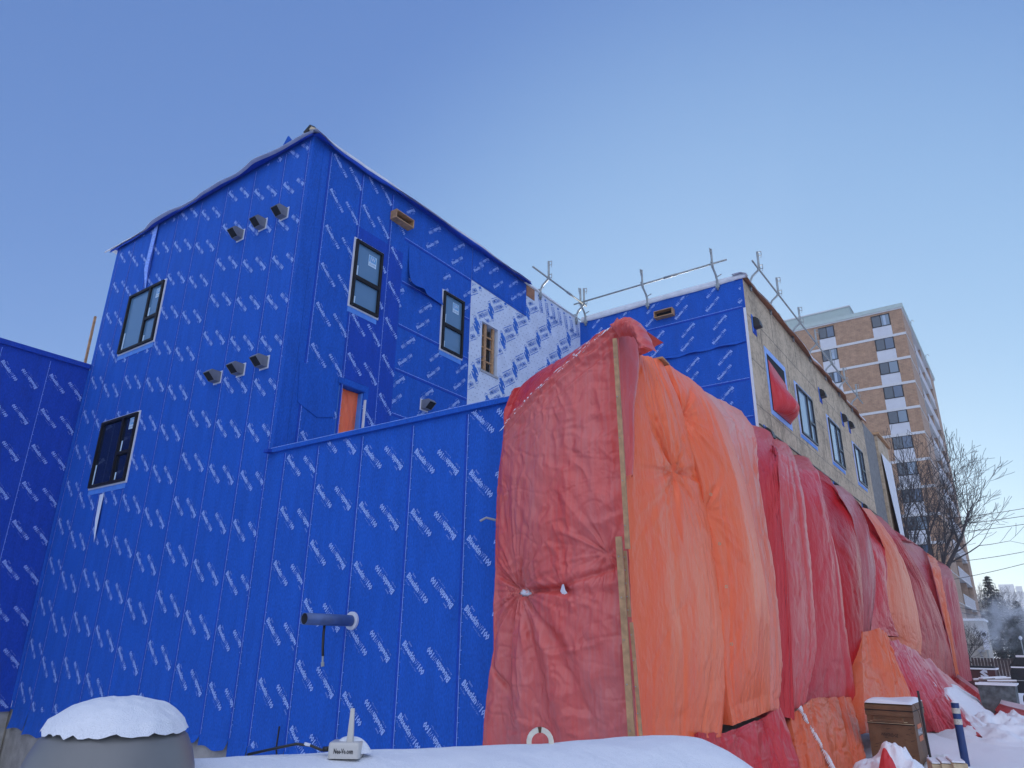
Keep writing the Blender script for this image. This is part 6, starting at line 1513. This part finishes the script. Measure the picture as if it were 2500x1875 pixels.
# fence of vertical brown pickets
fc = thing("picket_fence", "dark brown fence of close vertical boards behind the bins", "fence", (-3, 55, 0))
m = MB(); x = -7.5; r6 = random.Random(8)
M['fencewood'] = simple("weathered_fence", (0.05, 0.032, 0.030), 0.85, var=0.35, scale=4)
M['slatlight'] = simple("frosted_slat", (0.26, 0.22, 0.20), 0.85, var=0.3, scale=6)
m2 = MB()
while x < 6:
    m.box(x, x + 0.13, 55, 55.03, -0.6, 1.26 + 0.02 * r6.random()); m2.box(x + 0.135, x + 0.165, 55.01, 55.04, -0.6 + r6.random() * 0.9, 1.15) if r6.random() < 0.8 else None; x += 0.17
m.build("board", M['fencewood'], fc); m2.build("gap_frost", M['slatlight'], fc)
m = MB(); m.box(-7.5, 6, 55.04, 55.09, 0.95, 1.05); m.box(-7.5, 6, 55.04, 55.09, 0.0, 0.1); m.build("rail", M['fencewood'], fc)

# maroon bin with the letter, grey bin, dark trailer
db = thing("maroon_dumpster", "maroon steel dumpster marked with a large white letter", "dumpster", (-3, 42.5, 0))
M['maroon'] = simple("maroon_paint", (0.07, 0.018, 0.016), 0.5, var=0.2, scale=4)
m = MB(); m.prism([(-4.3, 42, -0.3), (-2.48, 42, -0.3), (-2.40, 42, 0.86), (-4.3, 42, 0.86)], (0, 1.6, 0)); m.build("body", M['maroon'], db)
m = MB(); m.box(-4.35, -2.34, 41.95, 42.02, 0.86, 0.93); m.box(-2.40, -2.32, 42.02, 43.6, 0.86, 0.93); m.build("snowy_rim", M['snow'], db)
m = MB(); m.box(-4.3, -2.45, 42.03, 43.5, 0.90, 1.0); m.build("opening", M['void'], db)
Pq = Print2D(); Pq.add(place(text_tris("S", 0.48, 0.03), 0, 0, 0, 0.34), -3.02, 0.50, 0); Pq.build("letter", (0, 42, 0), (1, 0, 0), (0, -1, 0), 0.01, M['whitetrim'], db)
gb = thing("grey_skip", "dented grey metal bin heaped with snow covered boards beyond the red roll", "bin", (-1.4, 24.5, 0))
M['greymetal'] = simple("scuffed_grey_metal", (0.10, 0.115, 0.12), 0.6, metal=0.2, var=0.5, scale=9)
m = MB(); m.prism([(-1.80, 24, 0.0), (-1.05, 24, 0.0), (-1.0, 24, 0.84), (-1.84, 24, 0.84)], (0, 1.4, 0)); m.build("body", M['greymetal'], gb)
m = MB(); m.box(-1.88, -0.96, 23.95, 24.05, 0.84, 0.90); m.box(-1.88, -0.96, 24.05, 25.45, 0.84, 0.87); m.build("snowy_rim", M['snow'], gb)
for k, (a, b, w_) in enumerate((((-1.95, 24.6, 0.93), (-1.1, 24.9, 0.99), 0.1), ((-1.75, 24.3, 0.97), (-1.25, 25.2, 1.0), 0.12), ((-1.6, 24.2, 0.92), (-0.95, 24.3, 0.94), 0.08))):
    m = MB(); m.bar(a, b, w_, 0.03); m.build("board", M['slatlight'], gb); m = MB(); m.bar(Vector(a) + Vector((0, 0, 0.03)), Vector(b) + Vector((0, 0, 0.03)), w_ * 0.95, 0.03); m.build("snow", M['snow'], gb)
tk = thing("dark_pickup", "black pickup with a snowy box and roof cut off by the photo's right edge", "truck", (0, 31, 0))
M['carblack'] = simple("black_car_paint", (0.008, 0.010, 0.014), 0.25, var=0.1)
m = MB(); m.prism([(-1.33, 30, 0.42), (-1.30, 30, 1.02), (-1.24, 30, 1.18), (2.2, 30, 1.18), (2.2, 30, 0.42)], (0, 1.9, 0)); m.build("body", M['carblack'], tk)
m = MB(); m.prism([(-1.36, 31.2, 1.2), (-1.1, 31.2, 1.5), (2.2, 31.2, 1.52), (2.2, 31.2, 1.2)], (0, 1.7, 0)); m.build("cab", M['carblack'], tk)
m = MB(); m.box(-1.25, 2.2, 29.98, 30.1, 1.18, 1.22); m.box(-1.10, 2.2, 31.2, 32.8, 1.5, 1.56); m.build("snow", M['snow'], tk)
m = MB(); m.box(-1.31, 2.2, 29.97, 30.0, 0.79, 0.81); m.build("trim_line", M['galv'], tk)
for x in (-0.75, 1.6):
    for y in (30.15, 31.7):
        w_ = MB(); w_.tube([(x, y - 0.12, 0.2), (x, y + 0.12, 0.2)], 0.36, 20); o = w_.build("wheel", M['black'], tk)
        w_ = MB(); w_.tube([(x, y - 0.13, 0.2), (x, y - 0.121, 0.2)], 0.2, 16); w_.build("rim", M['galv'], o)
lp = thing("street_lamp", "small globe lamp glowing dimly in front of the spruces", "lamp", (-1.9, 70, 0))
m = MB(); m.tube([(-1.9, 70, -0.5), (-1.9, 70, 2.55)], 0.04, 6); m.build("post", M['galv'], lp); m = MB(); m.tube([(-1.9, 70, 2.5), (-1.9, 70, 2.6), (-1.9, 70, 2.72), (-1.9, 70, 2.8)], [0.05, 0.13, 0.12, 0.02], 10); m.build("globe", M['whitetrim'], lp, True)

# overhead lines
def wire(label, a, b, sag=0.5, r=0.02):
    o = thing("power_line", label, "cable", a, "overhead lines between the tree and the right edge"); pts = []
    for i in range(17):
        t = i / 16; p = Vector(a).lerp(Vector(b), t); p.z -= sag * 4 * t * (1 - t); pts.append(p)
    m = MB(); m.tube(pts, r, 5); m.build("strand", M['bark'], o, True)
YW = 64
for lb, pa, pb in (("topmost of the three close overhead lines", (-8.2, 11.2), (6.5, 12.6)), ("middle of the three close overhead lines", (-8.2, 10.75), (6.5, 12.0)), ("lowest of the three close overhead lines", (-8.2, 10.2), (6.5, 11.4)),
                   ("overhead line passing just below the big tree's fork", (-6, 7.9), (6.5, 10.2)), ("sagging overhead line touching the tree's lower trunk", (-8, 6.3), (6.5, 9.8)),
                   ("low overhead line crossing the pointed spruce", (-6, 4.9), (6.5, 3.6)), ("lowest overhead line crossing the spruce", (-5, 4.3), (6.5, 3.2))):
    wire(lb, (pa[0], YW, pa[1]), (pb[0], YW, pb[1]))

# steam drifting from the shed
sm, nt, pbs = mat_new("steam_air")
nt.nodes.remove(pbs); vol = nt.nodes.new("ShaderNodeVolumePrincipled"); out = nt.nodes["Material Output"]
tc = nt.nodes.new("ShaderNodeTexCoord"); n = nt.nodes.new("ShaderNodeTexNoise"); n.inputs["Scale"].default_value = 0.9; n.inputs["Detail"].default_value = 5; n.inputs["Distortion"].default_value = 0.8
nt.links.new(tc.outputs["Object"], n.inputs["Vector"])
r = nt.nodes.new("ShaderNodeMapRange"); r.inputs[1].default_value = 0.48; r.inputs[2].default_value = 0.75; r.inputs[3].default_value = 0.0; r.inputs[4].default_value = 2.0
nt.links.new(n.outputs["Fac"], r.inputs[0]); 
gr = nt.nodes.new("ShaderNodeTexGradient"); gr.gradient_type = 'SPHERICAL'
mp = nt.nodes.new("ShaderNodeMapping"); mp.inputs["Scale"].default_value = (1 / 2.6, 1 / 2.6, 1 / 1.9); nt.links.new(tc.outputs["Object"], mp.inputs[0]); nt.links.new(mp.outputs[0], gr.inputs[0])
mu = nt.nodes.new("ShaderNodeMath"); mu.operation = 'MULTIPLY'; nt.links.new(r.outputs[0], mu.inputs[0]); nt.links.new(gr.outputs["Fac"], mu.inputs[1])
nt.links.new(mu.outputs[0], vol.inputs["Density"]); vol.inputs["Color"].default_value = (0.95, 0.97, 1, 1); vol.inputs["Anisotropy"].default_value = 0.3
nt.links.new(vol.outputs[0], out.inputs["Volume"])
v = []; f = []
for i in range(13):
    for k in range(20):
        th = math.pi * i / 12; a = 2 * math.pi * k / 20; v.append((2.6 * math.sin(th) * math.cos(a), 2.6 * math.sin(th) * math.sin(a), 1.9 * math.cos(th)))
for i in range(12):
    for k in range(20): f.append((i * 20 + k, (i + 1) * 20 + k, (i + 1) * 20 + (k + 1) % 20, i * 20 + (k + 1) % 20))
so = mesh_obj("steam", v, f, sm); so.location = (-2.7, 56.6, 3.4); tag(so, "white steam plume drifting right from the shed", "steam", kind='stuff')
so.visible_shadow = True

# thin frosty air over the whole site
hz, nt, pbs = mat_new("haze_air")
nt.nodes.remove(pbs); vol = nt.nodes.new("ShaderNodeVolumePrincipled")
vol.inputs["Density"].default_value = 0.0006; vol.inputs["Color"].default_value = (0.93, 0.96, 1.0, 1); vol.inputs["Anisotropy"].default_value = 0.2
nt.links.new(vol.outputs[0], nt.nodes["Material Output"].inputs["Volume"])
m = MB(); m.box(-140, 140, -60, 300, -2.6, 45); o = m.build("haze", hz); tag(o, kind='stuff')
